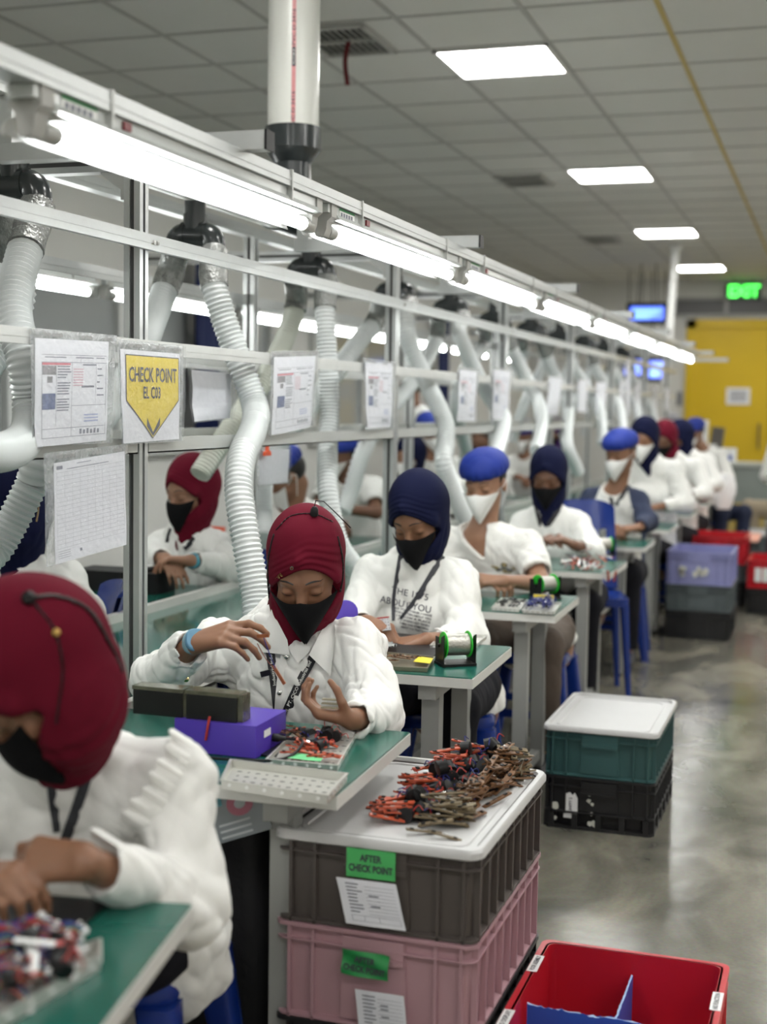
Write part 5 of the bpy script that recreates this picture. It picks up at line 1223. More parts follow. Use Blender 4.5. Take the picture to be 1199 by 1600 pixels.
# ================================================================== PAPERS IN SLEEVES
M_slv = mat('clear_sleeve', (.80, .82, .84), .10, alpha=.20, bump=1., bscale=42, spec=.9)
M_slv2 = mat('milky_sleeve', (.70, .73, .75), .14, alpha=.45, bump=1., bscale=36, spec=.9)
for mm_ in (M_slv, M_slv2):
    for nn_ in mm_.node_tree.nodes:
        if nn_.type == 'BUMP': nn_.inputs['Distance'].default_value = .045
        if nn_.type == 'TEX_NOISE': nn_.inputs['Distortion'].default_value = 1.2
def sleeve(sq, pq, x, label, kind='doc', wav=.006, seed=0, group=None, holes=True):
    """sq / pq: photo corners (tl, tr, br, bl) of sleeve and of the sheet in it; both hang in the plane X = x"""
    rs = np.random.RandomState(seed); ph = rs.rand(3) * 6
    S = [atX(*p, x) for p in sq]; P = [atX(*p, x) for p in pq]
    def pt(Q, s, t, off=0., crk=0.):
        p = (1-t) * ((1-s) * Q[0] + s * Q[1]) + t * ((1-s) * Q[3] + s * Q[2]); k = t * t
        return p + V((rs.randn() * crk if crk else 0) + off + wav * (math.sin(4 * s + ph[0]) * k + .6 * math.sin(9 * t + ph[1] + 3 * s) * t), 0, 0)
    t_ = thing('document_sleeve', label, 'paper', (x, (S[0][1] + S[1][1]) / 2, S[2][2]), 0, group)
    grid = lambda Q, off, n=14, crk=0.: [[pt(Q, i / n, j / n, off, crk) for i in range(n + 1)] for j in range(n + 1)]
    q = MB(); q.sheet(grid(P, .0035)); q.sheet([r[::-1] for r in grid(P, .0028)]); q.build('paper_sheet', M_paper, t_)
    q = MB(); q.sheet(grid(S, .0075, 22, .0011)); q.build('clear_sleeve', M_slv, t_, smooth=False); q = MB(); q.sheet([r[::-1] for r in grid(S, .0005, 12)]); q.build('sleeve_back', M_slv2 if kind != 'blank' else M_slv, t_)
    def rect(q, a, b, c, d, mi=0, off=.0042, k=3): q.sheet([[pt(P, a + (b - a) * i / k, c + (d - c) * j / 1, off) for i in range(k + 1)] for j in range(2)], mi)
    if kind == 'doc':
        q = MB()
        for (a, b, c, d) in ((.08, .97, .145, .15), (.08, .97, .215, .22), (.08, .97, .84, .845), (.48, .97, .63, .635), (.08, .085, .22, .93), (.965, .97, .22, .93), (.27, .274, .22, .82), (.48, .484, .22, .93), (.08, .97, .925, .93), (.82, .823, .22, .62), (.6, .604, .145, .215)): rect(q, a, b, c, d, 0)
        for i in range(17): 
            if i not in (5, 11): rect(q, .285, .40 + .07 * rs.rand(), .25 + .026 * i, .262 + .026 * i, 0)
        for i in range(5): rect(q, .84, .88 + .07 * rs.rand(), .27 + .065 * i, .283 + .065 * i, 0)
        rect(q, .12, .40, .165, .175); rect(q, .53, .78, .165, .175); rect(q, .82, .94, .165, .175); rect(q, .62, .80, .44, .46); rect(q, .63, .82, .23, .245)
        for i in range(7): rect(q, .50, .64, .275 + .026 * i, .287 + .026 * i, 1)
        rect(q, .085, .46, .222, .243, 2)
        for i in range(6): rect(q, .60 + .05 * i, .63 + .05 * i, .86 + .01 * (i % 2), .91, 0)
        for i in range(3): rect(q, .66, .86, .72 + .03 * i, .735 + .03 * i, 4)
        rect(q, .09, .265, .25, .335, 3); rect(q, .15, .22, .35, .41, 3); rect(q, .09, .265, .51, .66, 5)
        q.build('printed_matter', [M_inkl, mat('ink_pink', (.62, .42, .48), .6), M_inkr, mat('photo_grey', (.22, .21, .23), .5, noise=.8, nscale=60), mat('ink_blue', (.38, .42, .62), .6), mat('photo_blue', (.10, .13, .26), .5, noise=.8, nscale=50)], t_)
    if kind == 'grid':
        q = MB()
        for i in range(19): rect(q, .03, .97, .10 + .042 * i, .1025 + .042 * i, 0, k=8)
        for i in range(10): rect(q, .03 + .104 * i, .032 + .104 * i, .10, .86, 0)
        rect(q, .03, .11, .035, .07, 1); rect(q, .16, .75, .072, .082, 0); rect(q, .3, .5, .03, .04, 0)
        for i in range(4): rect(q, .04, .20, .885 + .022 * i, .890 + .022 * i, 0)
        rect(q, .33, .36, .90, .93, 1)
        q.build('printed_matter', [mat('ink_pale', (.30, .31, .36), .6), M_inkl], t_)
    if kind == 'check':
        q = MB(); g = lambda a, c, off=.0045: pt(P, a, c, off)
        def poly(pts, mi, off): q.add([g(a, c, off) for a, c in pts], [tuple(range(len(pts)))], mi)
        n = 8
        q.sheet([[g(.075 + .90 * i / n, .055 + (.545 - .055) * j / n, .0044) for i in range(n + 1)] for j in range(n + 1)], 0)
        q.sheet([[g(.525 + (-.45 + .90 * i / n) * (1 - j / n * .995), .545 + (.965 - .545) * j / n, .0044) for i in range(n + 1)] for j in range(n + 1)], 0)
        q.build('yellow_arrow', M_yellow, t_)
        q = MB()
        for (a, b) in (((.075, .055), (.975, .055)), ((.075, .055), (.075, .545)), ((.975, .055), (.975, .545)), ((.075, .545), (.525, .965)), ((.975, .545), (.525, .965))):
            w = .006; a = np.array(a); b = np.array(b); d = nrm(np.append(b - a, 0))[:2]; nn = np.array([-d[1], d[0]]) * w
            q.sheet([[g(*(a + (b - a) * i / 8 + s * nn), .0049) for i in range(9)] for s in (-1, 1)][::1])
        for half in (-1, 1): poly([(.525, .90), (.525 + half * .115, .735), (.525 + half * .115, .83), (.525, .945)][::half], 0, .005)
        q.build('arrow_outline', M_ink, t_)
        q = MB(); ey = nrm(g(.5, .2) - g(.5, .4)); ex_ = nrm(g(.7, .3) - g(.3, .3))
        for tx, c, wf, sz in (('CHECK POINT', .27, .82, .052), ('EL C03', .465, .29, .042)):
            w = np.linalg.norm(g(.075, .3) - g(.975, .3)) * wf / .9; o_ = g(.525 if c < .3 else .50, c, .0055); v_, f_ = text_mesh(tx, sz, o_, ex_, ey, w, .0004, .0009, 'CENTER', 1.04); q.add(v_, f_)
        q.build('check_lettering', M_ink, t_)
    if holes:
        q = MB()
        for i, a in enumerate((.13, .17, .22, .26, .30, .55, .60, .64, .82, .86, .90)):
            p = pt(S, a, .045, .0075); r = .0045; q.add([p + V(0, r * 1.8 * math.cos(k), r * math.sin(k)) for k in np.linspace(0, 2*PI, 10, endpoint=False)], [tuple(range(10))])
        q.build('punch_holes', mat('hole_grey', (.25, .25, .25), .6), t_)
    return t_
XS = -1.690
sleeve(((47, 512), (183, 524), (172, 692), (50, 698)), ((53, 528), (168, 534), (164, 688), (52, 699)), XS, 'printed work instruction with small photos in a clear sleeve, leftmost on the rail', 'doc', .002, 1)
sleeve(((183, 530), (287, 541), (284, 689), (189, 695)), ((186, 545), (279, 553), (278, 686), (190, 693)), XS + .004, 'yellow check point arrow sign in a wrinkled clear sleeve on the rail', 'check', .002, 2)
sleeve(((68, 708), (196, 694), (196, 850), (72, 886)), ((82, 724), (193, 705), (195, 851), (85, 882)), XS, 'blank ruled form sheet in a clear sleeve hanging below the shelf lip', 'grid', .002, 3)
sleeve(((424, 548), (498, 548), (489, 664), (421, 682)), ((427, 558), (492, 556), (484, 667), (424, 680)), XS, 'printed sheet in a clear sleeve hanging just right of the big hose', 'doc', .003, 4)
sleeve(((567, 559), (620, 566), (615, 670), (569, 670)), ((570, 565), (613, 568), (611, 668), (571, 669)), XS, 'printed sheet in a crumpled sleeve hanging left of the middle frame post', 'doc', .004, 5)
sleeve(((717, 574), (748, 576), (744, 660), (714, 660)), ((718, 578), (745, 580), (741, 658), (715, 658)), XS, 'blurred sheet in a sleeve, first right of the middle frame post', 'doc', .004, 6, holes=False)
sleeve(((770, 574), (800, 576), (796, 657), (768, 657)), ((771, 578), (797, 580), (793, 655), (769, 655)), XS, 'blurred sheet in a sleeve, second right of the middle frame post', 'doc', .004, 7, holes=False)
sleeve(((858, 586), (880, 588), (873, 650), (852, 650)), ((859, 589), (878, 591), (871, 648), (853, 648)), XS, 'blurred sheet above the navy hijab worker at the fifth desk', 'blank', .004, 8, holes=False)
sleeve(((902, 590), (919, 592), (918, 646), (901, 646)), ((903, 593), (917, 594), (916, 644), (902, 644)), XS, 'cream blurred sheet left of the raglan worker', 'blank', .003, 9, holes=False)
sleeve(((931, 594), (950, 596), (946, 648), (930, 648)), ((932, 597), (948, 598), (944, 646), (931, 646)), XS, 'blurred white sheet above the raglan worker', 'blank', .003, 10, holes=False)
for i, (u0, u1, v0, v1, lab) in enumerate(((968, 976, 594, 650, 'narrow blurred sheet right of the raglan worker'), (977, 986, 560, 650, 'long blurred strip hanging near the end of the rail'), (990, 1003, 598, 648, 'second last blurred sheet on the rail'), (1020, 1028, 600, 640, 'blurred sheet beside the last frame post'), (1038, 1048, 604, 642, 'last blurred sheet at the end of the rail'))):
    sleeve(((u0, v0), (u1, v0 + 2), (u1 - 1, v1), (u0, v1)), ((u0 + 1, v0 + 2), (u1 - 1, v0 + 3), (u1 - 2, v1 - 1), (u0 + 1, v1 - 1)), XS, lab, 'blank', .002, 11 + i, holes=False)
sleeve(((292, 566), (366, 578), (362, 655), (300, 661)), ((298, 578), (360, 584), (357, 653), (302, 659)), -1.83, 'crumpled sleeve hanging behind the rail, right of the check point sign', 'blank', .006, 20, holes=False)
sl = sleeve(((401, 700), (454, 698), (452, 756), (401, 760)), ((404, 704), (451, 702), (449, 754), (404, 758)), -1.95, 'pale sheet hung from an orange clip before the bowed blue cap', 'blank', .002, 21, holes=False)
p = atX(416, 712, -1.93); t = thing('orange_clip', 'orange plastic clip holding the pale hanging sheet', 'clip', p); q = MB(); s_ = .0023
q.prism([(-.030, 0), (.030, 0), (.028, .014), (.010, .018), (.009, .034), (-.009, .034), (-.010, .018), (-.028, .014)], p, (0, 1, 0), (0, 0, 1), .008); q.build('jaw', M_orange, t); q = MB(); q.tube([p + V(.004, 0, .03), p + V(.004, .002, .05)], .002, 6); q.build('hook', M_black, t)
# ================================================================== TRAYS AND SMALL PARTS
def tray(quad, z, label, hgt=.014, m=None, rivets=True):
    """steel tray whose rim follows four photo points (front left, front right, back right, back left) on height z"""
    Q = [atZ(u, v, z + hgt) for u, v in quad]; c = sum(Q) / 4; t = thing('parts_tray', label, 'tray', (c[0], c[1], z)); m = m or M_steel
    sc = lambda k, zz: [V(*(c[:2] + (p[:2] - c[:2]) * k), zz) for p in Q]
    q = MB(); q.loft([sc(.985, z), sc(1., z + hgt), sc(.965, z + hgt), sc(.95, z + .003)]); q.build('pan', m, t)
    q = MB(); q.loft([sc(1.004, z + hgt - .003), sc(1.012, z + hgt - .001), sc(1.012, z + hgt + .0005), sc(.96, z + hgt + .0005)], False, False); q.build('rim', m, t)
    if rivets:
        q = MB(); F = sc(.994, z + hgt * .55)
        for a, b in ((F[0], F[1]), (F[1], F[2])):
            n = 6
            for i in range(n):
                p = a + (b - a) * (i + .5) / n; d = nrm(np.cross(b - a, (0, 0, 1))); q = MB(); q.cyl(p - d * .001, p + d * .0018, .0034, n=8); q.build('rivet', M_white, t)
    return t, Q
def perforate(t, Q, z, nx, ny, seed=0, m=None):
    rs = np.random.RandomState(seed); q = MB()
    for j in range(ny):
        for i in range(nx):
            s, u_ = (i + .5) / nx * .88 + .06, (j + .5) / ny * .84 + .08; p = (1-u_) * ((1-s) * Q[0] + s * Q[1]) + u_ * ((1-s) * Q[3] + s * Q[2]); r = .0038; sx_ = 1.6 if (i + j) % 2 else .8
            q.add([V(p[0] + r * sx_ * math.cos(k), p[1] + r * math.sin(k), z) for k in np.linspace(0, 2*PI, 8, endpoint=False)], [tuple(range(8))])
    q.build('perforations', m or mat('perforation_dark', (.10, .10, .10), .6), t)
# --- kinds of little components (shared meshes)
def comp(kind):
    q = MB(); rs = np.random.RandomState(hash(kind) % 1000 if False else sum(map(ord, kind)))
    if kind in ('orange', 'brown', 'olive'):
        q.box((0, 0, 0), (.056, .0095, .0024), None, 0)
        for i in range(3): q.box((-.018 + .016 * i + .003 * rs.randn(), 0, .0018), (.006, .005, .0022), None, 1 if i % 2 else 2)
        ms = [M_copper if kind == 'orange' else (mat('brown_board', (.16, .075, .03), .4, .15, noise=.4, nscale=70) if kind == 'brown' else M_olive), M_chrome, M_black]
        if kind == 'orange': ms[0] = mat('red_orange_board', (.44, .075, .03), .4, .1, noise=.25, nscale=60)
    elif kind == 'coil':
        q.lathe([(.005, -.009), (.0125, -.008), (.0125, .008), (.005, .009)], 12, (0, 0, 0), (0, 1, .2)); q.tube(spline([(.008, 0, 0), (.02, .006, .010), (.028, .002, .0)], 8)[0], .0009, 5, True, 1); q.tube(spline([(-.008, 0, 0), (-.018, -.006, .012), (-.026, 0, .002)], 8)[0], .0009, 5, True, 2); ms = [M_black, M_redw, M_bluew]
    elif kind == 'bluewire':
        for k in range(3): q.tube(spline([rs.randn(3) * .006 + V(-.014 + .004*k, 0, .0), rs.randn(3) * .006 + V(0, .004, .012), rs.randn(3) * .006 + V(.014, 0, 0)], 8)[0], .0011, 5, True, 0)
        q.box((0, 0, .001), (.010, .008, .004), None, 1); q.box((.006, .002, .004), (.003, .003, .003), None, 2); ms = [M_bluew, M_black, M_chrome]
    elif kind == 'tricolour':
        for k, c_ in enumerate((0, 1, 2)): q.tube(spline([V(-.03, .004 * k, .0), V(-.01, .004 * k - .006 + .004 * rs.randn(), .006), V(.012, .004 * k + .005, .004), V(.03, .003 * k, 0)], 10)[0], .0016, 6, True, c_)
        q.box((.034, .004, 0), (.006, .008, .003), None, 3); ms = [M_redw, mat('green_wire', (.12, .30, .16), .4), M_bluew, M_white]
    elif kind == 'white':
        q.box((0, 0, 0), (.060, .008, .003), None, 0); q.box((.026, 0, .0012), (.008, .0082, .003), None, 1); ms = [M_white, M_redw]
    elif kind == 'yellow':
        q.box((0, 0, .004), (.012, .018, .012), None, 1); q.tube(spline([V(0, 0, .010), V(.004, -.004, .020), V(.012, -.012, .018)], 8)[0], .0016, 5, True, 0); q.tube(spline([V(0, .004, .010), V(-.006, -.004, .018), V(-.002, -.014, .020)], 8)[0], .0016, 5, True, 0); ms = [M_yelw, M_copper]
    elif kind == 'chip':
        q.box((0, 0, 0), (.012, .009, .005), None, 0)
        for s in (-1, 1):
            for i in range(3): q.box((-.004 + .004 * i, s * .0055, -.001), (.0012, .003, .0012), None, 1)
        ms = [M_black, M_chrome]
    return q, ms
PROTO = {}
NAMES = dict(orange='circuit_strip', brown='circuit_strip', olive='circuit_strip', coil='wired_coil', bluewire='wire_part', tricolour='wire_harness', white='cable_strip', yellow='coil_block', chip='chip')
CATS = dict(orange='circuit board', brown='circuit board', olive='circuit board', coil='component', bluewire='component', tricolour='wire', white='strip', yellow='component', chip='component')
def put(kind, loc, rot, label, group):
    if kind not in PROTO:
        q, ms = comp(kind); o = q.build(NAMES[kind], ms, None, False, True, 40, (0, 0, 0)); PROTO[kind] = o
    else:
        o = PROTO[kind].copy(); COL.objects.link(o)
    o.location = [float(c) for c in loc]; o.rotation_euler = rot; tag(o, label, CATS[kind], group); return o
rs = np.random.RandomState(12)
def on_desk(p):
    a, an = min(Dk.values(), key=lambda q_: abs(p[1] - q_[0][1] - .27)); R_ = rotz(an); l = R_.T @ (np.array(p) - a)
    l[0] = min(l[0], -.045); l[1] = min(max(l[1], .035), .50); return a + R_ @ l
def scatter(kind, n, quad, z, label, group, hz=.02, tilt=.35, yaw0=0., yawr=3.1, mound=True):
    Q = [atZ(u, v, z) for u, v in quad]
    for i in range(n):
        s, t = (rs.rand() * .9 + .05), (rs.rand() * .9 + .05); p = (1-t) * ((1-s) * Q[0] + s * Q[1]) + t * ((1-s) * Q[3] + s * Q[2])
        k = (math.sin(PI * s) * math.sin(PI * t)) if mound else 1.
        if p[0] > -1.75: p = on_desk(p)
        put(kind, (p[0], p[1], z + .004 + hz * k * rs.rand()), (rs.randn() * tilt, rs.randn() * tilt, yaw0 + (rs.rand() - .5) * yawr), label, group)
ZD = .7205
# desk 2
t, Q = tray(((345, 1218), (512, 1243), (544, 1208), (360, 1186)), ZD, 'long perforated steel tray at the front edge of the second desk', .018); perforate(t, Q, ZD + .0032, 11, 4, 1)
t, Q = tray(((415, 1186), (528, 1196), (558, 1144), (466, 1138)), ZD, 'steel tray of copper strips and wires in the middle of the second desk', .012); perforate(t, Q, ZD + .0032, 9, 5, 2)
q = MB(); a = [atZ(*p, ZD + .0145) for p in ((449, 1184), (500, 1190), (507, 1182), (458, 1176))]; q.add(a, [(0, 1, 2, 3)]); q.build('green_label', mat('label_green', (.15, .60, .25), .5), t)
for k in range(4):
    scatter('orange', 7, ((440, 1182 - 11*k), (520, 1188 - 11*k), (526, 1182 - 11*k), (445, 1176 - 11*k)), ZD + .010, 'copper red circuit strip in the tray on the second desk', 'strips in the second desk tray', .012, .15, .25, .5)
scatter('coil', 10, ((450, 1168), (515, 1172), (535, 1146), (470, 1142)), ZD + .014, 'small black coil with thin wires in the second desk tray', 'coils in the second desk tray', .012)
scatter('brown', 6, ((420, 1150), (470, 1156), (480, 1140), (420, 1136)), ZD + .02, 'copper brown strip fanned out behind the second desk tray', 'fanned strips on the second desk', .02, .2, -.5, .6)
q = MB(); a = [atZ(*p, ZD + .002) for p in ((408, 1180), (432, 1184), (456, 1140), (430, 1136))]; q.loft([[V(*p[:2], ZD + .0008) for p in a], [V(*p[:2], ZD + .004) for p in a]]); tag(q.build('black_mat', M_black), 'small black mat beside the purple box on the second desk', 'mat')
# purple box with two dark blocks
a = atZ(300, 1184, ZD); b_ = atZ(400, 1186, ZD); c_ = atZ(426, 1140, ZD)
bw = b_[0] + .002 - (-1.30); t = thing('power_box', 'purple metal power box with two dark blocks on top on the second desk', 'equipment', ((b_[0] - 1.30) / 2, b_[1] + .07, ZD))
x0, x1, y0, y1 = -1.30, b_[0], b_[1], b_[1] + .165; zt = ZD + .068
q = MB(); q.rbox(((x0 + x1)/2, (y0 + y1)/2, (ZD + zt)/2 + .0005), (x1 - x0, y1 - y0, zt - ZD - .001), .004, 2); q.build('case', M_purple, t)
q = MB(); q.b2((x1 + .0003, y0 + .04, ZD + .035), (x1 + .0012, y0 + .075, ZD + .050)); q.build('white_sticker', M_paperw, t)
q = MB(); q.lathe([(.009, 0), (.009, .012), (.006, .018), (.0045, .03)], 12, (x1, y0 + .09, ZD + .025), (1, 0, 0)); P, _ = spline([V(x1 + .03, y0 + .09, ZD + .025), V(x1 + .08, y0 + .06, ZD + .03), V(x1 + .07, y0 - .02, ZD + .012), V(x1 - .03, y0 - .05, ZD + .008), V(x1 - .13, y0 - .045, ZD + .006)], 30); q.tube(P, .0032, 8); q.build('power_cable', M_black, t)
q = MB(); P, _ = spline([V(x1 - .105, y0 + .0, zt + .012), V(x1 - .107, y0 - .006, zt - .012), V(x1 - .112, y0 - .004, ZD + .03)], 14); q.tube(P, .0028, 8); q.build('red_lead', M_redw, t)
M_block = mat('potted_block', (.006, .006, .006), .3, noise=.3, nscale=30); M_resin = mat('clear_resin', (.09, .09, .06), .18, noise=.8, nscale=26, coat=.4)
bw = .115
for k, xx in enumerate((x1 - .165, x1 - .290)):
    q = MB(); q.b2((xx, y0 + .012, zt), (xx + bw, y0 + .055, zt + .052)); q.build('dark_block', M_block, t)
    q = MB(); q.b2((xx - .003, y0 + .0125, zt + .052), (xx + bw + .003, y0 + .058, zt + .060)); q.b2((xx + bw, y0 + .018, zt + .001), (xx + bw + .012, y0 + .056, zt + .058)); q.build('resin_edge', M_resin, t)
# desk 1
t, Q = tray(((-40, 1608), (158, 1492), (158, 1466), (-60, 1540)), ZD, 'steel tray heaped with coloured wire harnesses on the nearest desk', .020)
a = [atZ(*p, ZD + .001) for p in ((-60, 1470), (118, 1462), (168, 1412), (-40, 1385))]; q = MB(); q.loft([[V(*p[:2], ZD + .0006) for p in a], [V(*p[:2], ZD + .003) for p in a]]); tag(q.build('black_mat', M_black), 'black rubber mat under the hands on the nearest desk', 'mat')
scatter('tricolour', 64, ((-30, 1580), (90, 1540), (110, 1455), (-30, 1470)), ZD + .012, 'wire harness in red, green and blue in the heap on the nearest desk', 'wire harnesses on the nearest desk', .05, .4, .3, 1.4)
scatter('white', 4, ((40, 1525), (130, 1490), (140, 1455), (40, 1470)), ZD + .045, 'white cable strip lying over the wire heap on the nearest desk', 'cable strips on the nearest desk', .02, .2, -.6, 2.)
scatter('coil', 14, ((0, 1570), (110, 1520), (110, 1470), (0, 1480)), ZD + .03, 'small black coil in the wire heap on the nearest desk', 'coils on the nearest desk', .03)
# desk 3
a = [atZ(*p, ZD) for p in ((560, 1022), (672, 1030), (712, 1000), (600, 988))]; q = MB(); q.loft([[V(*p[:2], ZD + .0006) for p in a], [V(*p[:2], ZD + .003) for p in a]]); tag(q.build('black_mat', M_black), 'black rubber mat under the hands on the third desk', 'mat')
t, Q = tray(((590, 1040), (668, 1044), (680, 1026), (600, 1018)), ZD, 'brass coloured tray with a yellow tag on the third desk', .012, mat('tray_brass', (.30, .27, .20), .35, .7, noise=.15, nscale=20), False)
q = MB(); a = [atZ(*p, ZD + .0135) for p in ((646, 1034), (672, 1037), (677, 1029), (655, 1026))]; q.loft([a, [p + V(0, 0, .001) for p in a]]); q.build('yellow_tag', mat('tag_yellow', (.85, .70, .02), .4), t)
scatter('brown', 8, ((600, 1034), (645, 1036), (650, 1028), (606, 1024)), ZD + .010, 'copper strip lying in the brass coloured tray on the third desk', 'strips in the brass tray', .006, .08, .0, .5)
t, Q = tray(((672, 1008), (745, 1006), (762, 992), (690, 990)), ZD, 'steel tray behind the solder spool on the third desk', .012)
p = atZ(612, 1006, ZD); t = thing('clear_bag', 'crumpled clear bag of parts at the left of the third desk', 'bag', (p[0] - .0, p[1] - .12, ZD + .012)); q = MB(); G = [[V(-.05 + .1 * i / 10, -.03 + .06 * j / 8, .004 + .012 * math.sin(PI * i / 10) * math.sin(PI * j / 8) + .004 * rs.randn()) for i in range(11)] for j in range(9)]; q.sheet(G); q.build('film', M_wrap, t, world=False)
bd = thing('board_grid', 'grey perforated board held between both hands at the third desk', 'circuit board', A(592, 978, 4.0)); q = MB(); a, b_, c_, d_ = A(560, 990, 3.96), A(612, 985, 3.97), A(608, 966, 4.03), A(562, 971, 4.03)
q.loft([[a, b_, c_, d_], [p + V(0, -.003, .002) for p in (a, b_, c_, d_)]]); q.build('plate', mat('board_grey', (.42, .42, .43), .4, .3), bd); q = MB()
for i in range(12):
    for j in range(4): s, u_ = (i + .5) / 12, (j + .5) / 4; p = (1-u_) * ((1-s)*a + s*b_) + u_ * ((1-s)*d_ + s*c_) + V(0, -.0035, .0025); q.add([p + V(.0017 * math.cos(k), 0, .0017 * math.sin(k)) for k in np.linspace(0, 2*PI, 6, endpoint=False)], [tuple(range(6))])
q.build('perforations', mat('perforation_dark', (.1, .1, .1)), bd); q = MB(); q.bar(d_ + V(0, 0, .004), c_ + V(0, 0, .004), .006, .004); q.build('red_edge', M_redw, bd)
p = A(540, 957, 3.85); t = thing('tape_roll', 'purple and yellow roll showing over the right shoulder of the main worker', 'tape', (p[0], p[1], p[2] - .05)); q = MB(); q.lathe([(.012, -.016), (.036, -.014), (.038, 0), (.036, .014), (.012, .016)], 20, p, (.5, -.8, .2)); q.build('purple_roll', M_purple, t); q = MB(); p2 = A(567, 985, 3.95); q.lathe([(.008, -.014), (.030, -.012), (.030, .012), (.008, .014)], 18, p2, (.5, -.8, .2)); q.build('yellow_roll', mat('tape_yellow', (.75, .62, .05), .3), t); q = MB(); q.cyl(p - V(0, 0, .06), p, .01, n=10); q.cyl(p2 - V(0, 0, .07), p2, .01, n=10); q.build('stand', M_black, t)
# solder spool holders
def spool_holder(u, v, z, ang, sc, label):
    p = atZ(u, v, z); t = thing('solder_spool', label, 'spool', p, ang, 'solder spools'); S = lambda *a: tuple(c * sc for c in a)
    q = MB(); q.rbox(S(0, 0, .004), S(.115, .085, .008), .008 * sc, 3); q.build('base_plate', M_black, t, world=False)
    q = MB()
    for s in (-1, 1):
        q = MB(); x_ = s * .052; q.prism([S(-.038, .008), S(.038, .008), S(.038, .085), S(.012, .085), S(.010, .060), S(-.004, .056), S(-.010, .064), S(-.014, .088), S(-.038, .098)], S(x_ - .0012, 0, 0), (0, 1, 0), (0, 0, 1), .0024 * sc); q.build('side_bracket', M_black, t, world=False)
    q = MB(); q.cyl(S(-.060, .0, .062), S(.060, .0, .062), .006 * sc, n=12); q.build('axle', M_black, t, world=False)
    q = MB()
    for s in (-1, 1): q = MB(); q.lathe([(.010 * sc, -.002 * sc), (.040 * sc, -.0022 * sc), (.0415 * sc, 0), (.040 * sc, .0022 * sc), (.010 * sc, .002 * sc)], 30, S(s * .040, 0, .062), (1, 0, 0)); q.build('green_flange', M_grnp, t, world=False)
    q = MB(); n = 26; prof = [(.012 * sc, -.037 * sc)] + [(.0335 * sc + .0006 * sc * (i % 2), (-.037 + .074 * i / n) * sc) for i in range(n + 1)] + [(.012 * sc, .037 * sc)]; q.lathe(prof, 28, S(0, 0, .062), (1, 0, 0)); q.build('solder_winding', M_solder, t, world=False)
    q = MB()
    for x_, y_ in ((.045, -.03), (-.045, -.03), (.045, .03)): q.cyl(S(x_, y_, .008), S(x_, y_, .0105), .0035 * sc, n=8)
    q.build('screws', M_chrome, t, world=False)
    return t
sp = spool_holder(712, 1038, ZD, .62, .92, 'big silver solder spool with green flanges in a black holder on the third desk')
sp2 = [(852, 936, .9, .9, 'solder spool with green flanges and a yellow label at the end of the fourth desk'), (943, 868, .5, .85, 'solder spool with green flange at the end of the fifth desk'), (982, 830, .4, .85, 'green flanged spool on the sixth desk beside the blue chair back'), (1016, 800, .3, .85, 'blurred green spool on the seventh desk'), (1036, 776, .3, .85, 'blurred green spool on the eighth desk'), (1104, 742, .2, .9, 'dark green spool on the ninth desk, far away'), (1134, 734, .2, .9, 'farthest dark green spool at the end of the line')]
for k_, (u, v, ang, sc_, lab) in enumerate(sp2): p = atZ(u, v, ZD) if k_ < 5 else V(-1.03, (11.25, 12.5)[k_ - 5], ZD); dup(sp, p, ang, label=lab)
p = atZ(846, 944, ZD); 
q = MB(); a = atZ(834, 947, ZD); q.b2((a[0], a[1] - .004, ZD + .002), (a[0] + .075, a[1], ZD + .045)); q.b2((a[0], a[1] - .0045, ZD + .032), (a[0] + .075, a[1] - .0041, ZD + .045), 1); tag(q.build('yellow_white_card', [M_paperw, M_yellow]), 'small yellow and white card leaning on the spool of the fourth desk', 'card')
# desk 4
for i, (quad, lab) in enumerate(((((768, 949), (812, 952), (826, 937), (784, 934)), 'left steel tray with black parts on the fourth desk'), (((816, 953), (866, 956), (878, 941), (830, 938)), 'right steel tray with blue wired parts on the fourth desk'))):
    t, Q = tray(quad, ZD, lab, .012)
scatter('bluewire', 46, ((820, 951), (866, 953), (876, 942), (832, 939)), ZD + .010, 'tiny part with blue wires in the right tray of the fourth desk', 'blue wired parts on the fourth desk', .03, .5)
scatter('chip', 34, ((772, 947), (811, 950), (823, 939), (786, 936)), ZD + .008, 'tiny black component in the left tray of the fourth desk', 'black components on the fourth desk', .016, .3)
# desks 5 onward: loose strips
scatter('white', 26, ((872, 890), (945, 895), (955, 868), (880, 866)), ZD + .012, 'white strip in the loose heap on the fifth desk', 'white strips on the fifth desk', .05, .35)
scatter('orange', 12, ((872, 892), (950, 896), (955, 868), (880, 866)), ZD + .016, 'orange brown strip in the loose heap on the fifth desk', 'orange strips on the fifth desk', .04, .3)
scatter('tricolour', 16, ((876, 888), (940, 892), (950, 870), (884, 868)), ZD + .012, 'coloured wire harness in the heap on the fifth desk', 'harnesses on the fifth desk', .03, .3)
a = atZ(935, 892, ZD); 
for du_, k in ((0, 'white'), (.03, 'orange'), (.09, 'orange')):
    put(k, (-.965 + du_ * .5, 6.12 - .012, ZD - .012), (.1, 1.05, 1.3 + du_ * 8), 'strip hanging over the front edge of the fifth desk', 'strips hanging over the fifth desk edge')
scatter('white', 16, ((950, 838), (1000, 840), (1006, 826), (958, 824)), ZD + .012, 'white strip in the heap on the sixth desk', 'white strips on the sixth desk', .05, .35); scatter('brown', 18, ((950, 838), (1000, 840), (1006, 826), (958, 824)), ZD + .01, 'brown strip in the heap on the sixth desk', 'brown strips on the sixth desk', .05, .35)
scatter('white', 16, ((1010, 812), (1045, 816), (1048, 800), (1016, 798)), ZD + .012, 'pale strip in the blurred heap on the seventh desk', 'pale strips on the seventh desk', .07, .6); scatter('brown', 12, ((1005, 810), (1040, 814), (1045, 800), (1010, 798)), ZD + .012, 'brown strip in the blurred heap on the seventh desk', 'brown strips on the seventh desk', .06, .5)
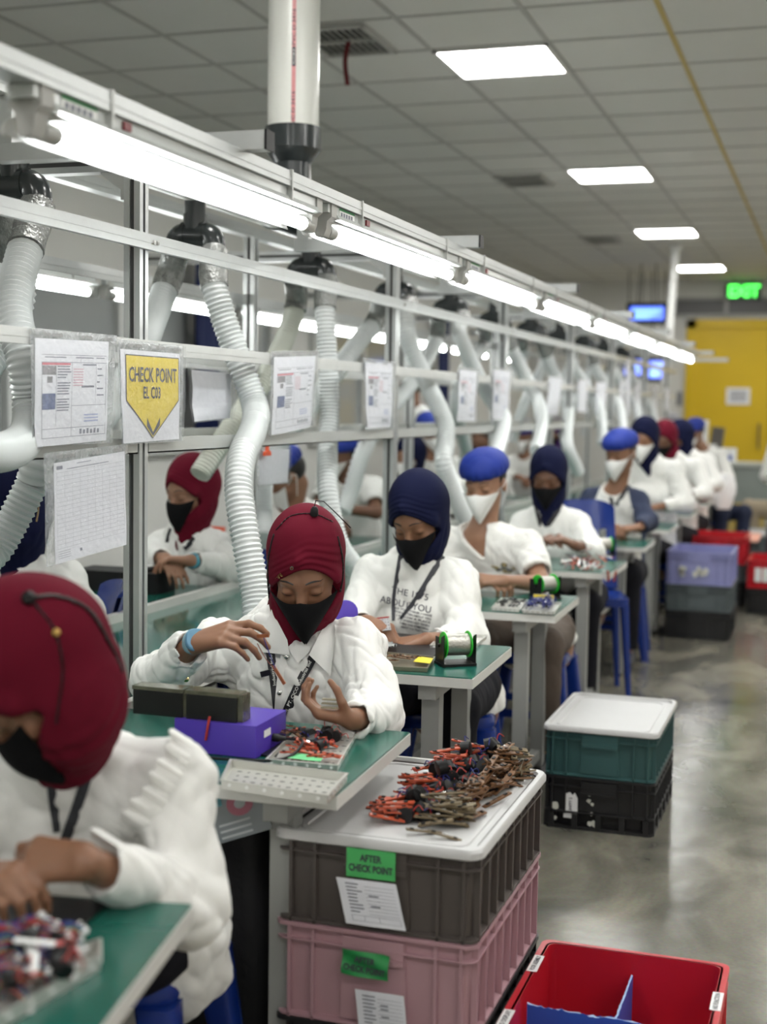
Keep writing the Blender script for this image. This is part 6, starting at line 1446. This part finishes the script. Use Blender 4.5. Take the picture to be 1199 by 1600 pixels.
scatter('white', 14, ((1035, 786), (1075, 790), (1080, 776), (1042, 774)), ZD + .012, 'pale strip in the blurred heap on the eighth desk', 'pale strips on the eighth desk', .08, .6)
# white bags hanging at the end of the line
for u, v, lab in ((1131, 772, 'white plastic bag hanging at the end of the farthest desk'),):
    p = atY(u, v, 12.25); q = MB(); G = []
    for j in range(13):
        t_ = j / 12; w = .035 + .065 * math.sin(PI * (.15 + .75 * t_)); G.append([V(p[0] + w * math.cos(a) * (1 + .12 * math.sin(5*a + 7*t_)), p[1] + .5 * w * math.sin(a), p[2] + .17 - .30 * t_) for a in np.linspace(0, 2*PI, 20, endpoint=False)])
    q.loft(G); tag(q.build('plastic_bag', mat('white_bag', (.82, .83, .84), .3, bump=.8, bscale=25)), lab, 'bag')
# under the second desk: black bag and printed pouch
p = atY(352, 1430, 2.62); q = MB(); L_ = []
for j in range(10):
    t_ = j / 9; k = 1 - .06 * math.cos(PI * t_ * 2); L_.append([V(p[0] + .02 + x_ * k, 2.66 + y_ * k, .02 + .60 * t_) for x_, y_ in rrect(.21 - .03 * t_, .20, .05, 5)])
q.loft(L_); bagm = mat('black_nylon', (.010, .010, .012), .6, bump=.5, bscale=18); t = thing('black_bag', 'tall black fabric bag standing under the second desk', 'bag', (p[0], 2.66, 0)); q.build('body', bagm, t)
q = MB(); q.tube(spline([V(p[0] - .04, 2.56, .60), V(p[0] - .02, 2.55, .675), V(p[0] + .05, 2.55, .675), V(p[0] + .08, 2.56, .60)], 20)[0], .008, 8); q.build('handle', bagm, t)
c = atY(374, 1268, 2.44); t = thing('pouch', 'clear pouch with pink and teal print tucked under the second desk', 'pouch', c); R_ = rotz(.1) @ rotx(-.3)
q = MB(); q.box((0, 0, 0), (.115, .006, .10), R_ @ roty(-.35)); q.build('pouch_body', mat('pouch_film', (.12, .14, .15), .15, coat=.5), t, world=False)
q = MB(); e1 = (R_ @ roty(-.35)) @ V(1, 0, 0); e3 = (R_ @ roty(-.35)) @ V(0, 0, 1); n_ = np.cross(e1, e3)
q.add([n_ * .0045 + e1 * (.006 + .028 * math.cos(k)) + e3 * (.015 + .024 * math.sin(k)) for k in np.linspace(0, 2*PI, 16, endpoint=False)], [tuple(range(16))], 0); q.add([n_ * .005 + e1 * (.006 + .012 * math.cos(k)) + e3 * (.015 + .010 * math.sin(k)) for k in np.linspace(0, 2*PI, 12, endpoint=False)], [tuple(range(12))], 1)
q.add([n_ * .0045 + e1 * a + e3 * b_ for a, b_ in ((-.05, .02), (-.03, .02), (-.03, .045), (-.05, .045))], [(0, 1, 2, 3)], 2)
for i in range(3): q.add([n_ * .0045 + e1 * a + e3 * b_ for a, b_ in ((-.045, -.02 - .012*i), (.02, -.02 - .012*i), (.02, -.016 - .012*i), (-.045, -.016 - .012*i))], [(0, 1, 2, 3)], 1)
q.build('pouch_print', [mat('print_pink', (.32, .08, .12), .4), mat('print_grey', (.35, .37, .38), .4), mat('print_teal', (.04, .22, .26), .4)], t, world=False)
# ================================================================== HEAP ON THE WHITE LID
HP = [(612, 1284), (648, 1262), (690, 1240), (735, 1215), (780, 1195), (818, 1182)]
def heap(kind, n, us, vs_, su, sv, hz, yaw, yr, tilt, label, group, pit=0.):
    for i in range(n):
        u_ = us + rs.randn() * su; v_ = vs_ + rs.randn() * sv; p = atZ(u_, v_, LZ + .012)
        k = math.exp(-((u_ - us) / (su * 1.6)) ** 2 - ((v_ - vs_) / (sv * 1.6)) ** 2)
        put(kind, (min(p[0], SX + SW - .045), min(max(p[1], SY + .05), SY + SD - .05), LZ + .006 + hz * k * rs.rand() ** .8), (rs.randn() * tilt * .7, pit + rs.randn() * tilt * .6, yaw + (rs.rand() - .5) * yr), label, group).scale = (1.3, 1.3, 1.3)
g1 = 'red orange strips in the heap on the lid'; g2 = 'brown strips in the heap on the lid'; g3 = 'olive strips in the heap on the lid'; g4 = 'coils in the heap on the lid'
l1_ = 'red orange circuit strip in the jumbled heap on the white crate lid'; l2_ = 'brown circuit strip in the jumbled heap on the white crate lid'; l3_ = 'olive circuit strip in the jumbled heap on the white crate lid'; l4_ = 'black wired coil in the jumbled heap on the white crate lid'
heap('orange', 30, 622, 1268, 12, 8, .05, .35, .7, .18, l1_, g1); heap('orange', 26, 658, 1244, 14, 8, .06, .6, 1.0, .3, l1_, g1); heap('orange', 24, 700, 1212, 18, 8, .07, .4, .9, .25, l1_, g1); heap('orange', 12, 740, 1190, 18, 7, .07, .3, 1.2, .35, l1_, g1)
heap('coil', 18, 652, 1266, 12, 8, .05, 0, 6, .6, l4_, g4); heap('coil', 26, 690, 1235, 18, 9, .07, 0, 6, .6, l4_, g4); heap('coil', 22, 735, 1208, 18, 8, .075, 0, 6, .6, l4_, g4); heap('coil', 8, 785, 1188, 14, 6, .07, 0, 6, .6, l4_, g4)
heap('olive', 44, 697, 1270, 16, 9, .055, .15, .7, .25, l3_, g3); heap('olive', 26, 812, 1188, 12, 9, .07, 1.1, 1.6, .5, l3_, g3)
heap('brown', 26, 738, 1252, 10, 9, .055, 1.3, .5, .3, l2_, g2); heap('brown', 40, 768, 1228, 14, 11, .065, 1.2, .8, .4, l2_, g2); heap('brown', 30, 795, 1205, 14, 9, .075, 1.2, 1.2, .4, l2_, g2)
# rear row desk goods
p = atZ(250, 908, ZD); t = thing('black_box', 'black equipment box on the rear row desk behind the frame post', 'equipment', (p[0], 4.72, ZD)); q = MB(); q.rbox((0, 0, .04), (.36, .16, .08), .008, 3); q.build('case', M_black, t, world=False); q = MB(); q.lathe([(.045, .0), (.045, .012), (.03, .02), (.03, .012), (.01, .012)], 24, (.10, -.01, .0805)); q.build('dial_ring', M_black, t, world=False); q = MB(); q.lathe([(.028, 0), (.028, .008), (.0, .012)], 20, (.10, -.01, .093)); q.build('white_dial', M_white, t, world=False)
t, Q = tray(((252, 908), (336, 905), (338, 893), (262, 890)), ZD, 'steel tray with yellow wired coils on the rear row desk', .012)
scatter('yellow', 30, ((258, 906), (302, 904), (305, 894), (264, 893)), ZD + .008, 'yellow wired coil block in the rear row tray', 'yellow coil blocks', .02, .25)
t, Q = tray(((168, 915), (196, 914), (198, 906), (170, 906)), ZD, 'small steel tray left of the frame post on the rear row desk', .012); scatter('brown', 6, ((170, 913), (194, 912), (195, 907), (172, 907)), ZD + .008, 'brown strip in the small rear row tray', 'strips in the small rear tray', .01)
scatter('orange', 14, ((530, 830), (575, 828), (580, 820), (536, 820)), ZD + .01, 'red part on the rear row desk behind the aged hose', 'red parts of the rear row', .03)
p = atY(405, 850, 6.6); t = thing('orange_bin', 'orange bin behind the main worker on the rear row', 'bin', (p[0], 6.0, ZD)); q = MB(); q.loft([[V(x_, y_, 0) for x_, y_ in rrect(.10, .12, .02)], [V(x_ * 1.2, y_ * 1.2, .13) for x_, y_ in rrect(.10, .12, .02)], [V(x_ * 1.14, y_ * 1.14, .13) for x_, y_ in rrect(.10, .12, .02)], [V(x_ * .95, y_ * .95, .006) for x_, y_ in rrect(.10, .12, .02)]]); q.build('shell', M_orange, t, world=False)
# ================================================================== CAMERA AND LOOK
cd = bpy.data.cameras.new('camera'); cam = bpy.data.objects.new('camera', cd); COL.objects.link(cam)
Rw = np.eye(4); Rw[:3, 0] = RC[0]; Rw[:3, 1] = -RC[1]; Rw[:3, 2] = -RC[2]; Rw[:3, 3] = CAM
cam.matrix_world = Matrix(Rw.tolist())
cd.sensor_fit = 'VERTICAL'; cd.sensor_height = 36.0; cd.sensor_width = 27.0; cd.lens = F_PX / 1600 * 36.0
cd.clip_start = .05; cd.clip_end = 100
cd.dof.use_dof = True; cd.dof.focus_distance = 3.45; cd.dof.aperture_fstop = 2.3
SC.camera = cam
w = bpy.data.worlds.new('room_ambient'); SC.world = w; w.use_nodes = True; w.node_tree.nodes['Background'].inputs[0].default_value = (.8, .85, .9, 1); w.node_tree.nodes['Background'].inputs[1].default_value = .0
SC.view_settings.view_transform = 'Standard'; SC.view_settings.look = 'None'; SC.view_settings.gamma = 1.0; SC.view_settings.exposure = 1.04; SC.view_settings.use_curve_mapping = False
